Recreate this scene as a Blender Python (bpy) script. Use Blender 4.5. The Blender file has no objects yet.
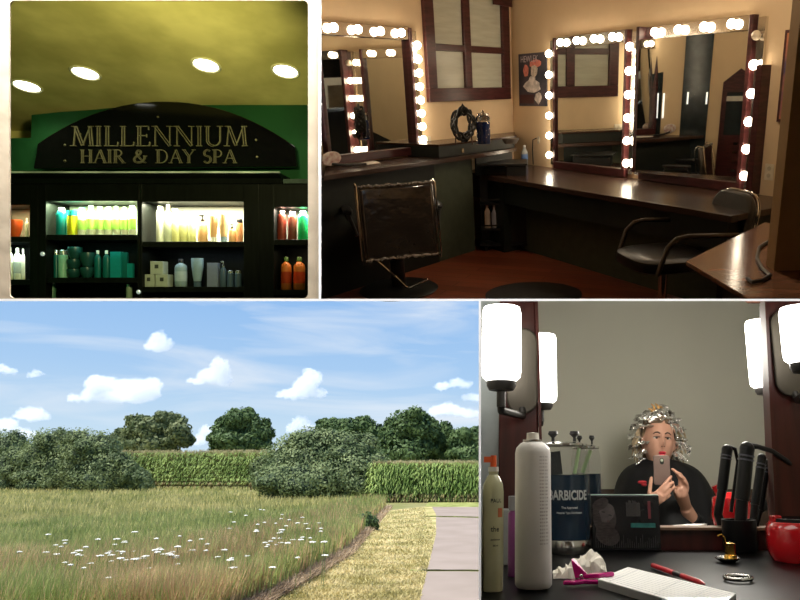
import bpy, bmesh, math, random
import numpy as np
from mathutils import Vector, Matrix
random.seed(7)
rng = np.random.default_rng(7)
SC = bpy.context.scene
COL = SC.collection
PI = math.pi
sin, cos, tan, atan = math.sin, math.cos, math.tan, math.atan

# ---------------------------------------------------------------- camera and frames of reference
F, CX, CY = 650.0, 520.0, 300.0
EYE = Vector((0, 0, 2.2))
TH = atan(165 / F)
Xa, Fa, Ua = Vector((1, 0, 0)), Vector((0, cos(TH), sin(TH))), Vector((0, -sin(TH), cos(TH)))
CAM3 = Matrix((Xa, Fa, Ua)).transposed()          # columns: right, forward, up
def camdir(px, py): return Vector(((px - CX) / F, 1, (CY - py) / F))

class Place:
    """A room: rot takes room axes to the camera's axes frame; the room's origin is at eye height."""
    def __init__(s, rot):                          # rot: 3x3, room -> camera axes
        s.rot = rot
        s.inv = rot.inverted()
        s.M = Matrix.Translation(EYE) @ (CAM3 @ rot).to_4x4()
    def ray(s, px, py): return s.inv @ camdir(px, py)
    def onz(s, px, py, z):
        d = s.ray(px, py); return d * (z / d.z)
    def ony(s, px, py, y):
        d = s.ray(px, py); return d * (y / d.y)
    def onw(s, px, py, p0, n):
        d = s.ray(px, py); return d * (n.dot(p0) / n.dot(d))

I3 = Matrix.Identity(3)
SHELF = Place(I3)                                  # upper left: product shelves, square to the camera
_dn = camdir(560, 2312).normalized(); _up = -_dn
_f = (Fa * 0 + Vector((0, 1, 0))) - _up * _up.y; _f.normalize(); _r = _f.cross(_up)
SALON = Place(Matrix((_r, _f, _up)).transposed())
OPEN = Place(CAM3.inverted())                      # world-upright: meadow and the desk by the mirror
# ---------------------------------------------------------------- materials
def S(r, g, b):
    return tuple(((c / 255) / 12.92 if c / 255 <= .04045 else ((c / 255 + .055) / 1.055) ** 2.4) for c in (r, g, b))
_mats = {}
def mat(name, col, rough=.5, metal=0, var=.12, scale=12, bump=0, es=0, ecol=None, trans=0, coat=0, spec=.5, ior=1.45, stretch=(1, 1, 1), col2=None, bscale=None, detail=4, alpha=1, sheen=0, tl=0):
    if name in _mats: return _mats[name]
    m = bpy.data.materials.new(name); m.use_nodes = True
    nt = m.node_tree; N = nt.nodes; L = nt.links
    p = N['Principled BSDF']
    tc = N.new('ShaderNodeTexCoord'); mp = N.new('ShaderNodeMapping'); mp.inputs['Scale'].default_value = stretch
    L.new(tc.outputs['Object'], mp.inputs['Vector'])
    nz = N.new('ShaderNodeTexNoise'); nz.inputs['Scale'].default_value = scale; nz.inputs['Detail'].default_value = detail
    L.new(mp.outputs[0], nz.inputs['Vector'])
    rp = N.new('ShaderNodeValToRGB')
    c1 = tuple(min(1, c * (1 - var)) for c in col); c2 = col2 or tuple(min(1, c * (1 + var)) for c in col)
    rp.color_ramp.elements[0].position = .35; rp.color_ramp.elements[1].position = .65
    rp.color_ramp.elements[0].color = (*c1, 1); rp.color_ramp.elements[1].color = (*c2, 1)
    L.new(nz.outputs['Fac'], rp.inputs[0]); L.new(rp.outputs[0], p.inputs['Base Color'])
    p.inputs['Roughness'].default_value = rough; p.inputs['Metallic'].default_value = metal
    p.inputs['IOR'].default_value = ior; p.inputs['Specular IOR Level'].default_value = spec
    p.inputs['Transmission Weight'].default_value = trans; p.inputs['Coat Weight'].default_value = coat
    p.inputs['Alpha'].default_value = alpha
    p.inputs['Sheen Weight'].default_value = sheen
    if es:
        p.inputs['Emission Color'].default_value = (*(ecol or col), 1); p.inputs['Emission Strength'].default_value = es
    if bump:
        n2 = nz
        if bscale:
            n2 = N.new('ShaderNodeTexNoise'); n2.inputs['Scale'].default_value = bscale; L.new(mp.outputs[0], n2.inputs['Vector'])
        b = N.new('ShaderNodeBump'); b.inputs['Strength'].default_value = bump; b.inputs['Distance'].default_value = .01
        L.new(n2.outputs['Fac'], b.inputs['Height']); L.new(b.outputs[0], p.inputs['Normal'])
    if tl:
        out = N['Material Output']; t = N.new('ShaderNodeBsdfTranslucent'); mx = N.new('ShaderNodeMixShader'); mx.inputs[0].default_value = tl
        L.new(rp.outputs[0], t.inputs['Color']); L.new(p.outputs[0], mx.inputs[1]); L.new(t.outputs[0], mx.inputs[2]); L.new(mx.outputs[0], out.inputs[0])
    _mats[name] = m
    return m
# ---------------------------------------------------------------- mesh building
class MB:
    def __init__(s): s.v = []; s.f = []; s.mi = []; s.m = 0
    def add(s, vs, fs, T=None):
        b = len(s.v)
        s.v += [tuple(T @ Vector(v)) if T else tuple(v) for v in vs]
        s.f += [tuple(b + i for i in f) for f in fs]; s.mi += [s.m] * len(fs); return s
    def box(s, x0, x1, y0, y1, z0, z1, T=None):
        return s.add([(x, y, z) for z in (z0, z1) for y in (y0, y1) for x in (x0, x1)],
                     [(0, 2, 3, 1), (4, 5, 7, 6), (0, 1, 5, 4), (2, 6, 7, 3), (0, 4, 6, 2), (1, 3, 7, 5)], T)
    def quad(s, a, b, c, d): return s.add([a, b, c, d], [(0, 1, 2, 3)])
    def tube(s, pts, r, n=8, T=None, caps=True, flat=1):
        pts = [Vector(p) for p in pts]; k = len(pts)
        rs = r if isinstance(r, (list, tuple)) else [r] * k
        vs = []; up = None
        for i, p in enumerate(pts):
            t = (pts[min(i + 1, k - 1)] - pts[max(i - 1, 0)]).normalized()
            if up is None:
                up = Vector((0, 0, 1)) if abs(t.z) < .9 else Vector((1, 0, 0))
            a = t.cross(up)
            if a.length < 1e-5: a = t.cross(Vector((0, 1, 0)))
            a.normalize(); b = a.cross(t); b.normalize(); up = b
            for j in range(n):
                q = 2 * PI * j / n
                vs.append(p + a * cos(q) * rs[i] + b * sin(q) * rs[i] * flat)
        fs = [(i * n + j, i * n + (j + 1) % n, (i + 1) * n + (j + 1) % n, (i + 1) * n + j) for i in range(k - 1) for j in range(n)]
        if caps: fs += [tuple(range(n))[::-1], tuple((k - 1) * n + j for j in range(n))]
        return s.add(vs, fs, T)
    def lathe(s, prof, n=20, T=None, sx=1, sy=1, cap=True):
        vs = [(r * cos(2 * PI * j / n) * sx, r * sin(2 * PI * j / n) * sy, z) for r, z in prof for j in range(n)]
        k = len(prof)
        fs = [(i * n + j, i * n + (j + 1) % n, (i + 1) * n + (j + 1) % n, (i + 1) * n + j) for i in range(k - 1) for j in range(n)]
        if cap:
            fs += [tuple(range(n))[::-1], tuple((k - 1) * n + j for j in range(n))]
        return s.add(vs, fs, T)
    def ball(s, c, r, n=16, T=None):
        r = r if isinstance(r, (list, tuple)) else (r, r, r); k = max(6, n // 2 + 1)
        vs = []; 
        for i in range(k + 1):
            a = PI * i / k
            for j in range(n):
                q = 2 * PI * j / n
                vs.append((c[0] + r[0] * sin(a) * cos(q), c[1] + r[1] * sin(a) * sin(q), c[2] + r[2] * cos(a)))
        fs = [(i * n + j, (i + 1) * n + j, (i + 1) * n + (j + 1) % n, i * n + (j + 1) % n) for i in range(k) for j in range(n)]
        return s.add(vs, fs, T)
    def prism(s, poly, d0, d1, T=None):            # polygon in x,z extruded along y
        n = len(poly)
        vs = [(x, d0, z) for x, z in poly] + [(x, d1, z) for x, z in poly]
        fs = [tuple(range(n)), tuple(range(2 * n - 1, n - 1, -1))] + [(i, n + i, n + (i + 1) % n, (i + 1) % n) for i in range(n)]
        return s.add(vs, fs, T)
    def slab(s, poly, z0, z1, T=None):             # polygon in x,y extruded along z
        n = len(poly)
        vs = [(x, y, z0) for x, y in poly] + [(x, y, z1) for x, y in poly]
        fs = [tuple(range(n))[::-1], tuple(range(n, 2 * n))] + [(i, (i + 1) % n, n + (i + 1) % n, n + i) for i in range(n)]
        return s.add(vs, fs, T)
    def text(s, txt, size, T, ext=.0008, align='LEFT', space=1, bold=0):
        cu = bpy.data.curves.new('lettering', 'FONT'); cu.body = txt; cu.size = size; cu.extrude = ext; cu.align_x = align; cu.resolution_u = 3; cu.space_character = space; cu.offset = bold
        o = bpy.data.objects.new('lettering', cu); COL.objects.link(o)
        me = bpy.data.meshes.new_from_object(o.evaluated_get(bpy.context.evaluated_depsgraph_get()))
        s.add([v.co for v in me.vertices], [tuple(p.vertices) for p in me.polygons], T)
        bpy.data.objects.remove(o); bpy.data.curves.remove(cu); bpy.data.meshes.remove(me); return s
    def build(s, name, mats, parent=None, smooth=True, bevel=0, subd=0, place=None, loc=(0, 0, 0), rz=0, weld=False):
        me = bpy.data.meshes.new(name); me.from_pydata(s.v, [], s.f)
        for m in (mats if isinstance(mats, (list, tuple)) else [mats]): me.materials.append(m)
        if any(s.mi): me.polygons.foreach_set('material_index', s.mi)
        if smooth:
            me.polygons.foreach_set('use_smooth', [True] * len(me.polygons))
        bm = bmesh.new(); bm.from_mesh(me)
        if weld: bmesh.ops.remove_doubles(bm, verts=bm.verts, dist=1e-5)
        bmesh.ops.recalc_face_normals(bm, faces=bm.faces); bm.to_mesh(me); bm.free()
        if smooth: me.set_sharp_from_angle(angle=math.radians(38))
        o = bpy.data.objects.new(name, me); COL.objects.link(o)
        if bevel:
            b = o.modifiers.new('soft edges', 'BEVEL'); b.width = bevel; b.segments = 2; b.limit_method = 'ANGLE'; b.angle_limit = .6
        if subd:
            b = o.modifiers.new('smooth', 'SUBSURF'); b.levels = b.render_levels = subd
        if parent: o.parent = parent
        elif place: o.matrix_world = place.M @ Matrix.Translation(Vector(loc)) @ Matrix.Rotation(rz, 4, 'Z')
        return o
def tag(o, label=None, cat=None, group=None, kind=None):
    if label: o['label'] = label
    if cat: o['category'] = cat
    if group: o['group'] = group
    if kind: o['kind'] = kind
    return o
def thing(name, label, cat, place, loc=(0, 0, 0), rz=0, group=None):
    o = bpy.data.objects.new(name, None); COL.objects.link(o); o.empty_display_size = .1
    o.matrix_world = place.M @ Matrix.Translation(Vector(loc)) @ Matrix.Rotation(rz, 4, 'Z')
    return tag(o, label, cat, group)
def dup(root, place, loc, rz=0, label=None, scale=None):
    r = root.copy(); COL.objects.link(r)
    r.matrix_world = place.M @ Matrix.Translation(Vector(loc)) @ Matrix.Rotation(rz, 4, 'Z') @ (Matrix.Diagonal((*scale, 1)) if scale else Matrix.Identity(4))
    if label: r['label'] = label
    for ch in list(root.children):
        c = ch.copy(); COL.objects.link(c); c.parent = r
        for g in ch.children:
            d = g.copy(); COL.objects.link(d); d.parent = c
    return r
def light(kind, name, place, loc, energy, col=(1, 1, 1), aim=None, **kw):
    l = bpy.data.lights.new(name, kind); l.energy = energy; l.color = col
    for k, v in kw.items(): setattr(l, k, v)
    o = bpy.data.objects.new(name, l); COL.objects.link(o)
    M = Matrix.Translation(Vector(loc))
    if aim is not None:
        M = M @ (Vector(aim) - Vector(loc)).to_track_quat('-Z', 'Y').to_matrix().to_4x4()
    o.matrix_world = place.M @ M
    return o
def TR(x=0, y=0, z=0, rx=0, ry=0, rz=0):
    return Matrix.Translation((x, y, z)) @ Matrix.Rotation(rz, 4, 'Z') @ Matrix.Rotation(ry, 4, 'Y') @ Matrix.Rotation(rx, 4, 'X')
def sheet(name, pts, m, place=SHELF, kind='structure'):
    o = MB().add(pts, [tuple(range(len(pts)))]).build(name, m, smooth=False, place=place); o['kind'] = kind; return o
def cp(px, py, y): return camdir(px, py) * y        # point in the camera-square frame

# ---------------------------------------------------------------- camera
cd = bpy.data.cameras.new('camera'); cam = bpy.data.objects.new('camera', cd); COL.objects.link(cam)
cd.sensor_width = 36; cd.lens = 36 * F / 800; cd.shift_x = (400 - CX) / 800; cd.shift_y = 0
cd.clip_start = .02; cd.clip_end = 4000
cam.matrix_world = Matrix.Translation(EYE) @ Matrix.Rotation(PI / 2 + TH, 4, 'X')
SC.camera = cam
vs = SC.view_settings
vs.view_transform = 'Standard'; vs.look = 'None'; vs.gamma = 1; vs.exposure = 0; vs.use_curve_mapping = False
SC.cycles.use_denoising = True
SC.cycles.max_bounces = 8; SC.cycles.transparent_max_bounces = 16
SC.cycles.sample_clamp_indirect = 6

# ---------------------------------------------------------------- the four-part white frame board and the viewing booth
m_white = mat('white frame paint', (.93, .93, .93), .8, var=.01, scale=40, spec=.1)
m_paper = mat('aged cream mat board', (.45, .37, .265), .9, var=.06, scale=30, bump=.1, spec=.1)
m_booth = mat('tan booth cloth', (.38, .28, .18), .95, var=.1, spec=0)
YB = .8
def rect(x0, y0, x1, y1): return [(x0, y0), (x1, y0), (x1, y1), (x0, y1)]
def rrect(x0, y0, x1, y1, r, n=6):
    out = []
    for cx, cy, a0 in ((x1 - r, y1 - r, 0), (x0 + r, y1 - r, 90), (x0 + r, y0 + r, 180), (x1 - r, y0 + r, 270)):
        for k in range(n + 1):
            a = math.radians(a0 + 90 * k / n); out.append((cx + r * cos(a), cy + r * sin(a)))
    return out
def pierced(name, outer, holes, y, m, thick, kind='structure'):
    bm = bmesh.new(); edges = []
    for lp in [outer] + holes:
        vv = [bm.verts.new(cp(px, py, y)) for px, py in lp]
        edges += [bm.edges.new((vv[i], vv[(i + 1) % len(vv)])) for i in range(len(vv))]
    bmesh.ops.triangle_fill(bm, edges=edges, use_beauty=True, use_dissolve=False)
    me = bpy.data.meshes.new(name); bm.to_mesh(me); bm.free(); me.materials.append(m)
    o = bpy.data.objects.new(name, me); COL.objects.link(o); o.matrix_world = SHELF.M
    sd = o.modifiers.new('board thickness', 'SOLIDIFY'); sd.thickness = thick; sd.offset = 0
    o['kind'] = kind
    return o
pierced('wall_front', rect(-160, -160, 960, 760),
        [rect(-40, -40, 318.9, 298.8), rect(321.1, -40, 840, 298.8), rect(-40, 301.1, 478.8, 640), rect(481, 301.1, 840, 640)], YB, m_white, .002)
pierced('trim_1', rect(-42, -42, 319.6, 299.4), [rrect(10.2, .8, 308.3, 298.2, 5)], YB + .004, m_paper, .002)
bb = MB()
for a, b, c, d in (((-900, -700), (-900, 1300), 1, 1),): pass
h = [cp(-160, -160, YB), cp(960, -160, YB), cp(960, 760, YB), cp(-160, 760, YB)]
hb = [Vector((p.x * 1.6, -1.2, p.z * 1.6)) for p in h]
for i in range(4): bb.quad(h[i], h[(i + 1) % 4], hb[(i + 1) % 4], hb[i])
bb.quad(*hb)
o = bb.build('wall_daylight_shield', m_booth, smooth=False, place=SHELF); o['kind'] = 'structure'  # unseen booth added around the camera to shut out daylight
# unseen area light added to whiten the face of the board
for i, x in enumerate((-.62, 0, .42)):
    pass
light('AREA', 'board fill light', SHELF, (-.15, YB - .055, .56), 13, (1, 1, 1), aim=(-.15, YB - .0, -.3), shape='RECTANGLE', size=1.25, size_y=.02, spread=math.radians(60))
# partition walls added behind the frame bars to block light between the rooms
m_part_dark = mat('black partition', (.012, .012, .012), .9, var=.1, spec=.1)
YF = 7.36
sheet('wall_divider', [cp(-60, 299.8, YB + .005), cp(480, 299.8, YB + .005), cp(480, 299.8, 7.75), cp(320, 299.8, 7.75), cp(320, 299.8, YF), cp(-60, 299.8, YF)], m_part_dark)
sheet('wall_divider_b', [cp(-60, 300.4, YB + .003), cp(480, 300.4, YB + .003), cp(480, 300.4, 7.75), cp(320, 300.4, 7.75), cp(320, 300.4, YF), cp(-60, 300.4, YF)], m_part_dark)
# ================================================================ 1. product shelves under the arched shop sign
def X1(px, y): return (px - CX) / F * y
def Z1(py, y): return (CY - py) / F * y
m_ceil1 = mat('yellow painted ceiling', (.62, .56, .20), .9, var=.2, scale=1.6, col2=(.78, .70, .28), spec=.1)
m_green = mat('deep green wall paint', (.006, .050, .014), .7, var=.15, scale=2.5, spec=.2)
m_black = mat('black stained wood', (.004, .005, .004), .45, var=.3, scale=30, spec=.15, stretch=(1, 1, .1))
m_edge = mat('polished dark cornice edge', (.035, .05, .04), .25, var=.2, scale=20)
m_inner = mat('pale shelf lining', (.24, .24, .19), .8, var=.05, scale=6)
m_plaque = mat('gloss black sign board', (.0025, .0025, .0025), .10, var=.2, scale=20)
m_gold = mat('brushed gold lettering', (.15, .14, .07), .5, metal=.4, var=.15, scale=60, es=0)
YS = 6.5
# shell
PXL, PYT = -50, -50
def zc(y): return 2.04 + .2 * (6.6 - y)
sheet('wall_left', [cp(PXL, 299.6, YB), cp(PXL, PYT, YB), cp(PXL, PYT, 5), cp(PXL, 128, 7.35), cp(PXL, 299.6, 7.35)], m_green)
sheet('wall_right', [cp(319.6, 299.6, YB), cp(319.6, PYT, YB), cp(319.6, PYT, 5), cp(319.6, 128, 7.35), cp(319.6, 299.6, 7.35)], m_green)
sheet('wall_top', [cp(PXL, PYT, YB), cp(320, PYT, YB), cp(320, PYT, 5), cp(PXL, PYT, 5)], m_part_dark)  # unseen cover added to keep daylight off the shelves
sheet('wall_rear', [cp(PXL, 299.6, 7.3), cp(320, 299.6, 7.3), cp(320, 128, 7.3), cp(PXL, 128, 7.3)], m_ceil1)
sheet('ceiling', [(X1(PXL, 4.2), 4.2, zc(4.2)), (X1(320, 4.2), 4.2, zc(4.2)), (X1(320, 7.3), 7.3, zc(7.3)), (X1(PXL, 7.3), 7.3, zc(7.3))], m_ceil1)
# green bulkhead wall that carries the sign
Yg = 6.72
pts = [(-60, 139), (31, 138), (31.5, 115), (60, 112), (90, 110), (120, 107), (150, 104), (185, 102), (230, 101), (270, 99), (320, 98), (320, 182), (-60, 182)]
g = MB().prism([(X1(a, Yg), Z1(b, Yg)) for a, b in pts], Yg, Yg + .1).build('wall_sign', m_green, smooth=False, place=SHELF); g['kind'] = 'structure'
# recessed ceiling lights
m_lamp = mat('lit downlight lens', (1, 1, .95), .5, var=.01, es=9, ecol=(1, 1, .9))
m_trim = mat('cream downlight trim', (.75, .72, .45), .5, var=.05)
def ceil_hit(px, py):
    d = camdir(px, py); k = (2.04 + .2 * 6.6) / (d.z + .2); return d * k
first = None
for i, (px, py, lb) in enumerate(((27, 86, 'round recessed ceiling light above the step in the green wall'), (85.5, 73, 'round recessed ceiling light above the first letters of the sign'), (206, 65, 'round recessed ceiling light highest up, above the middle of the sign'), (285.5, 71, 'round recessed ceiling light above the end of the sign'))):
    p = ceil_hit(px, py)
    t = thing('ceiling_light', lb, 'light', SHELF, (p.x, p.y, p.z), 0, 'ceiling lights above the sign')
    t.matrix_world = SHELF.M @ Matrix.Translation(p) @ Matrix.Rotation(-atan(.2), 4, 'X')
    MB().lathe([(.105, -.004), (.118, -.012), (.132, -.004), (.132, .01), (.105, .01)], 28, cap=False).build('trim_ring', m_trim, t)
    MB().lathe([(0.001, -.006), (.106, -.003), (.106, .012), (.001, .012)], 28).build('lamp_lens', m_lamp, t)
    light('SPOT', 'downlight', SHELF, (p.x, p.y, p.z - .05), 24, (1, .95, .6), aim=(p.x, p.y + .02, p.z - 2), spot_size=2.3, spot_blend=.8, shadow_soft_size=.09)
# sign
sg = thing('shop_sign', 'arched black sign board with the hair and day spa name in gold letters', 'sign', SHELF, (0, 0, 0))
Yp = 6.60
arch = [(33.5, 168.5), (37.5, 143.5)]
for k in range(1, 24):
    u = k / 24; x = 37.5 + (295 - 37.5) * u
    zc_ = 1 - abs(2 * u - 1) ** 2.1
    arch.append((x, 143.5 + 3 * u - (43.5) * zc_))
arch += [(295, 146.5), (297, 166.5)]
MB().prism([(X1(a, Yp), Z1(b, Yp)) for a, b in arch], Yp, Yp + .05).build('sign_board', m_plaque, sg, smooth=False, bevel=.006)
# a small roman capital alphabet drawn with outlined stems, hairlines and serifs; unit = cap height
def arc(cx, cy, rx, ry, a0, a1, n=12): return [(cx + rx * cos(math.radians(a0 + (a1 - a0) * k / n)), cy + ry * sin(math.radians(a0 + (a1 - a0) * k / n))) for k in range(n + 1)]
GL = {
 'M': (.98, [('t', .12, 0, .2, 1), ('T', .2, 1, .5, .02), ('t', .5, .02, .8, 1), ('T', .8, 1, .87, 0)], [(.12, 0), (.87, 0), (.16, 1), (.84, 1)]),
 'I': (.36, [('T', .18, 0, .18, 1)], [(.18, 0), (.18, 1)]),
 'L': (.66, [('T', .18, 0, .18, 1), ('t', .18, 0, .6, 0), ('t', .6, 0, .62, .2)], [(.18, 0), (.18, 1)]),
 'E': (.68, [('T', .18, 0, .18, 1), ('t', .18, 0, .6, 0), ('t', .6, 0, .62, .2), ('t', .18, 1, .56, 1), ('t', .56, 1, .57, .82), ('t', .18, .52, .48, .52), ('t', .48, .44, .48, .6)], [(.18, 0), (.18, 1)]),
 'N': (.9, [('t', .16, 0, .16, 1), ('T', .16, 1, .76, 0), ('t', .76, 0, .76, 1)], [(.16, 0), (.14, 1), (.76, 1)]),
 'U': (.84, [('c', [(.16, 1), (.16, .35)] + arc(.42, .3, .26, .3, 180, 270, 6)), ('h', arc(.42, .3, .26, .3, 270, 360, 6) + [(.68, 1)])], [(.16, 1), (.68, 1)]),
 'H': (.86, [('T', .18, 0, .18, 1), ('T', .68, 0, .68, 1), ('t', .18, .52, .68, .52)], [(.18, 0), (.18, 1), (.68, 0), (.68, 1)]),
 'A': (.84, [('t', .1, 0, .42, 1), ('T', .42, 1, .74, 0), ('t', .22, .36, .62, .36)], [(.1, 0), (.74, 0)]),
 'R': (.78, [('T', .18, 0, .18, 1), ('h', [(.18, 1), (.36, 1)] + arc(.36, .76, .2, .24, 90, -90, 8) + [(.18, .52)]), ('T', .36, .5, .7, 0)], [(.18, 0), (.14, 1), (.72, 0)]),
 'D': (.86, [('T', .18, 0, .18, 1), ('h', [(.18, 1), (.36, 1)] + arc(.36, .5, .38, .5, 90, -90, 12) + [(.18, 0)])], [(.14, 0), (.14, 1)]),
 'Y': (.8, [('T', .1, 1, .4, .48), ('t', .7, 1, .4, .48), ('T', .4, 0, .4, .48)], [(.1, 1), (.7, 1), (.4, 0)]),
 'S': (.6, [('c', arc(.3, .75, .19, .24, 40, 230, 8) + arc(.3, .26, .21, .26, 60, -150, 10))], []),
 'P': (.7, [('T', .18, 0, .18, 1), ('h', [(.18, 1), (.36, 1)] + arc(.36, .73, .22, .27, 90, -90, 8) + [(.18, .46)])], [(.18, 0), (.14, 1)]),
 '&': (1.0, [('c', [(.86, .02), (.66, .1), (.3, .62), (.28, .82), (.38, .98), (.52, .93), (.54, .76), (.44, .62), (.2, .44), (.12, .24), (.2, .06), (.38, 0), (.58, .06), (.74, .26), (.8, .52)]), ('t', .68, .53, .92, .53)], []),
 ' ': (.45, [], [])}
def letter(mb, ch, x0, z0, h, y):
    w, st, sf = GL[ch]; t = .018; hw = .05
    def bar(a, b, wd):
        a = Vector((a[0], a[1])); b = Vector((b[0], b[1])); d = (b - a)
        if d.length < 1e-6: return
        d.normalize(); n = Vector((-d.y, d.x)) * wd / 2
        q = [a + n, b + n, b - n, a - n]
        mb.prism([(x0 + p.x * h, z0 + p.y * h) for p in q], y - .012, y + .002)
    for s_ in st:
        if s_[0] == 'T':
            a = Vector(s_[1:3]); b = Vector(s_[3:5]); d = (b - a).normalized(); n = Vector((-d.y, d.x)) * hw
            bar(a + n, b + n, .03); bar(a - n, b - n, .03)
        elif s_[0] == 't': bar(s_[1:3], s_[3:5], .035)
        else:
            P = s_[1]
            for k in range(len(P) - 1):
                if s_[0] == 'c':
                    a = Vector(P[k]); b = Vector(P[k + 1]); d = (b - a)
                    if d.length < 1e-6: continue
                    d.normalize(); n = Vector((-d.y, d.x)) * hw * .8
                    bar(a + n, b + n, .03); bar(a - n, b - n, .03)
                else: bar(P[k], P[k + 1], .05)
    for a, b in sf: bar((a - .13, b), (a + .11, b), .03)
    return w * h
def write(txt, px0, px1, py_base, px_cap, y):
    z0 = Z1(py_base, y); h = px_cap / F * y; tot = sum(GL[c][0] for c in txt) * h
    k = (X1(px1, y) - X1(px0, y)) / tot; x = X1(px0, y) / k
    mb = MB()
    for c in txt:
        x += letter(mb, c, x, z0, h, y)
    mb.v = [(a * k, b, c) for a, b, c in mb.v]
    return mb
write('MILLENNIUM', 71, 248, 146, 19.5, Yp).build('lettering', m_gold, sg, smooth=False)
write('HAIR & DAY SPA', 80, 237, 163, 13, Yp).build('lettering', m_gold, sg, smooth=False)
for (a, b) in ((65, 145), (65, 161), (158, 117), (256, 140), (257, 157), (80, 134)):
    MB().lathe([(.001, 0), (.012, 0), (.009, .008), (.001, .01)], 10, TR(X1(a, Yp), Yp, Z1(b, Yp), rx=PI / 2)).build('screw', m_gold, sg)
# the run of cabinet units
dpt = .36
def unit(px0, px1, in0, in1, top, shelves, label, strip=True):
    t = thing('display_cabinet', label, 'cabinet', SHELF, (X1((px0 + px1) / 2, YS), YS, 0), 0, 'shelving units under the sign')
    ox = X1((px0 + px1) / 2, YS)
    x0, x1, a, b = X1(px0, YS) - ox + .001, X1(px1, YS) - ox - .001, X1(in0, YS) - ox, X1(in1, YS) - ox
    zt, zb = Z1(184, YS), .012
    MB().box(x0, a, 0, dpt, zb, zt).build('side_panel', m_black, t, smooth=False, bevel=.004)
    MB().box(b, x1, 0, dpt, zb, zt).build('side_panel', m_black, t, smooth=False, bevel=.004)
    MB().box(a, b, 0, dpt, Z1(top, YS), zt).build('header', m_black, t, smooth=False)
    MB().box(a, b, dpt - .02, dpt, Z1(shelves[0], YS), Z1(top, YS)).build('back_panel', m_inner, t, smooth=False)
    MB().box(a, b, dpt - .02, dpt, zb, Z1(shelves[0], YS)).build('back_panel', m_black, t, smooth=False)
    for i, s_ in enumerate(shelves):
        MB().box(a, b, .005, dpt - .021, Z1(s_, YS) - .055, Z1(s_, YS)).build('shelf', m_black, t, smooth=False, bevel=.003)
    return t
unit(-25, 38, -20, 29.5, 205, [236.5, 279.5], 'black shelving unit with an orange bowl, cut off by the cream mat')
unit(38, 139.5, 46, 137, 201, [234.5, 277.5], 'black shelving unit holding green and teal bottles, tubs and stacked pots')
unit(139.5, 259, 142, 243.5, 201.5, [241.5, 286.8], 'black shelving unit holding pale yellow and peach bottles above small white boxes')
unit(259, 345, 274, 340, 207, [239.5, 289.8], 'black shelving unit with red, green and orange bottles at the end of the run')
c = MB()
c.prism([(-.46, 0)], 0, 0) if False else None
prof = [(YS - .11, Z1(174.5, YS)), (YS - .10, Z1(176.5, YS)), (YS - .04, Z1(179, YS)), (YS - .02, Z1(184, YS) + .001), (YS + dpt, Z1(184, YS) + .001), (YS + dpt, Z1(174.5, YS))]
cc = thing('cabinet_cornice', 'long black cornice running over the lit shelves, with a bright top edge', 'cornice', SHELF)
xs = (X1(-25, YS), X1(283, YS))
mb = MB(); mb.v = [(x, y, z) for x in xs for y, z in prof]; n = len(prof)
mb.f = [tuple(range(n)), tuple(range(2 * n - 1, n - 1, -1))] + [(i, (i + 1) % n, n + (i + 1) % n, n + i) for i in range(n)]; mb.mi = [0] * len(mb.f)
mb.build('moulding', m_black, cc, smooth=False)
MB().box(xs[0], xs[1] + .01, YS - .125, YS - .10, Z1(175.4, YS), Z1(173.8, YS)).build('top_edge', mat('pale mottled cornice edge', (.30, .36, .30), .4, var=.4, scale=4), cc, smooth=False)  # pale strip along the cornice's top edge
MB().box(xs[1] + .012, X1(345, YS), YS - .03, YS + dpt, Z1(184, YS) + .001, Z1(179.5, YS)).build('end_moulding', m_edge, cc, smooth=False)
for a, b, lb in ((43.5, 254, 'small bright round knob on the stile beside the green bottles'), (139.3, 292, 'small bright round knob on the stile between the two middle bays')):
    k = MB().ball((0, 0, 0), (.022, .016, .022), 12).build('cabinet_knob', mat('nickel knob with painted glow', (.8, .85, .8), .2, metal=.7, es=.3, ecol=(.8, 1, .9)), place=SHELF, loc=(X1(a, YS), YS - .012, Z1(b, YS)))  # faint emission painted in as a bright glint
    tag(k, lb, 'knob')
# light strips inside the lit bays
for a, b, pz, e, col in ((48, 136, 202.5, 70, (.8, 1, .62)), (143, 242, 203, 62, (1, .97, .72)), (276, 330, 208.5, 26, (1, .9, .75)), (-15, 28, 206.5, 5, (1, .75, .4))):
    light('AREA', 'shelf strip light', SHELF, (X1((a + b) / 2, YS), YS + .09, Z1(pz, YS)), e, col, aim=(X1((a + b) / 2, YS), YS + .13, 0), shape='RECTANGLE', size=X1(b, YS) - X1(a, YS) - .04, size_y=.05)
for a, b, pz, e, col in ((48, 136, 244.5, .45, (.5, 1, .85)), (143, 242, 251.5, .8, (.75, .9, 1)), (276, 330, 249.5, .9, (1, .75, .5)), (-15, 28, 246, 2.5, (.8, 1, .85))):
    light('AREA', 'shelf strip light', SHELF, (X1((a + b) / 2, YS), YS + .05, Z1(pz, YS)), e, col, aim=(X1((a + b) / 2, YS), YS + .16, 0), shape='RECTANGLE', size=X1(b, YS) - X1(a, YS) - .04, size_y=.04)
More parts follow.
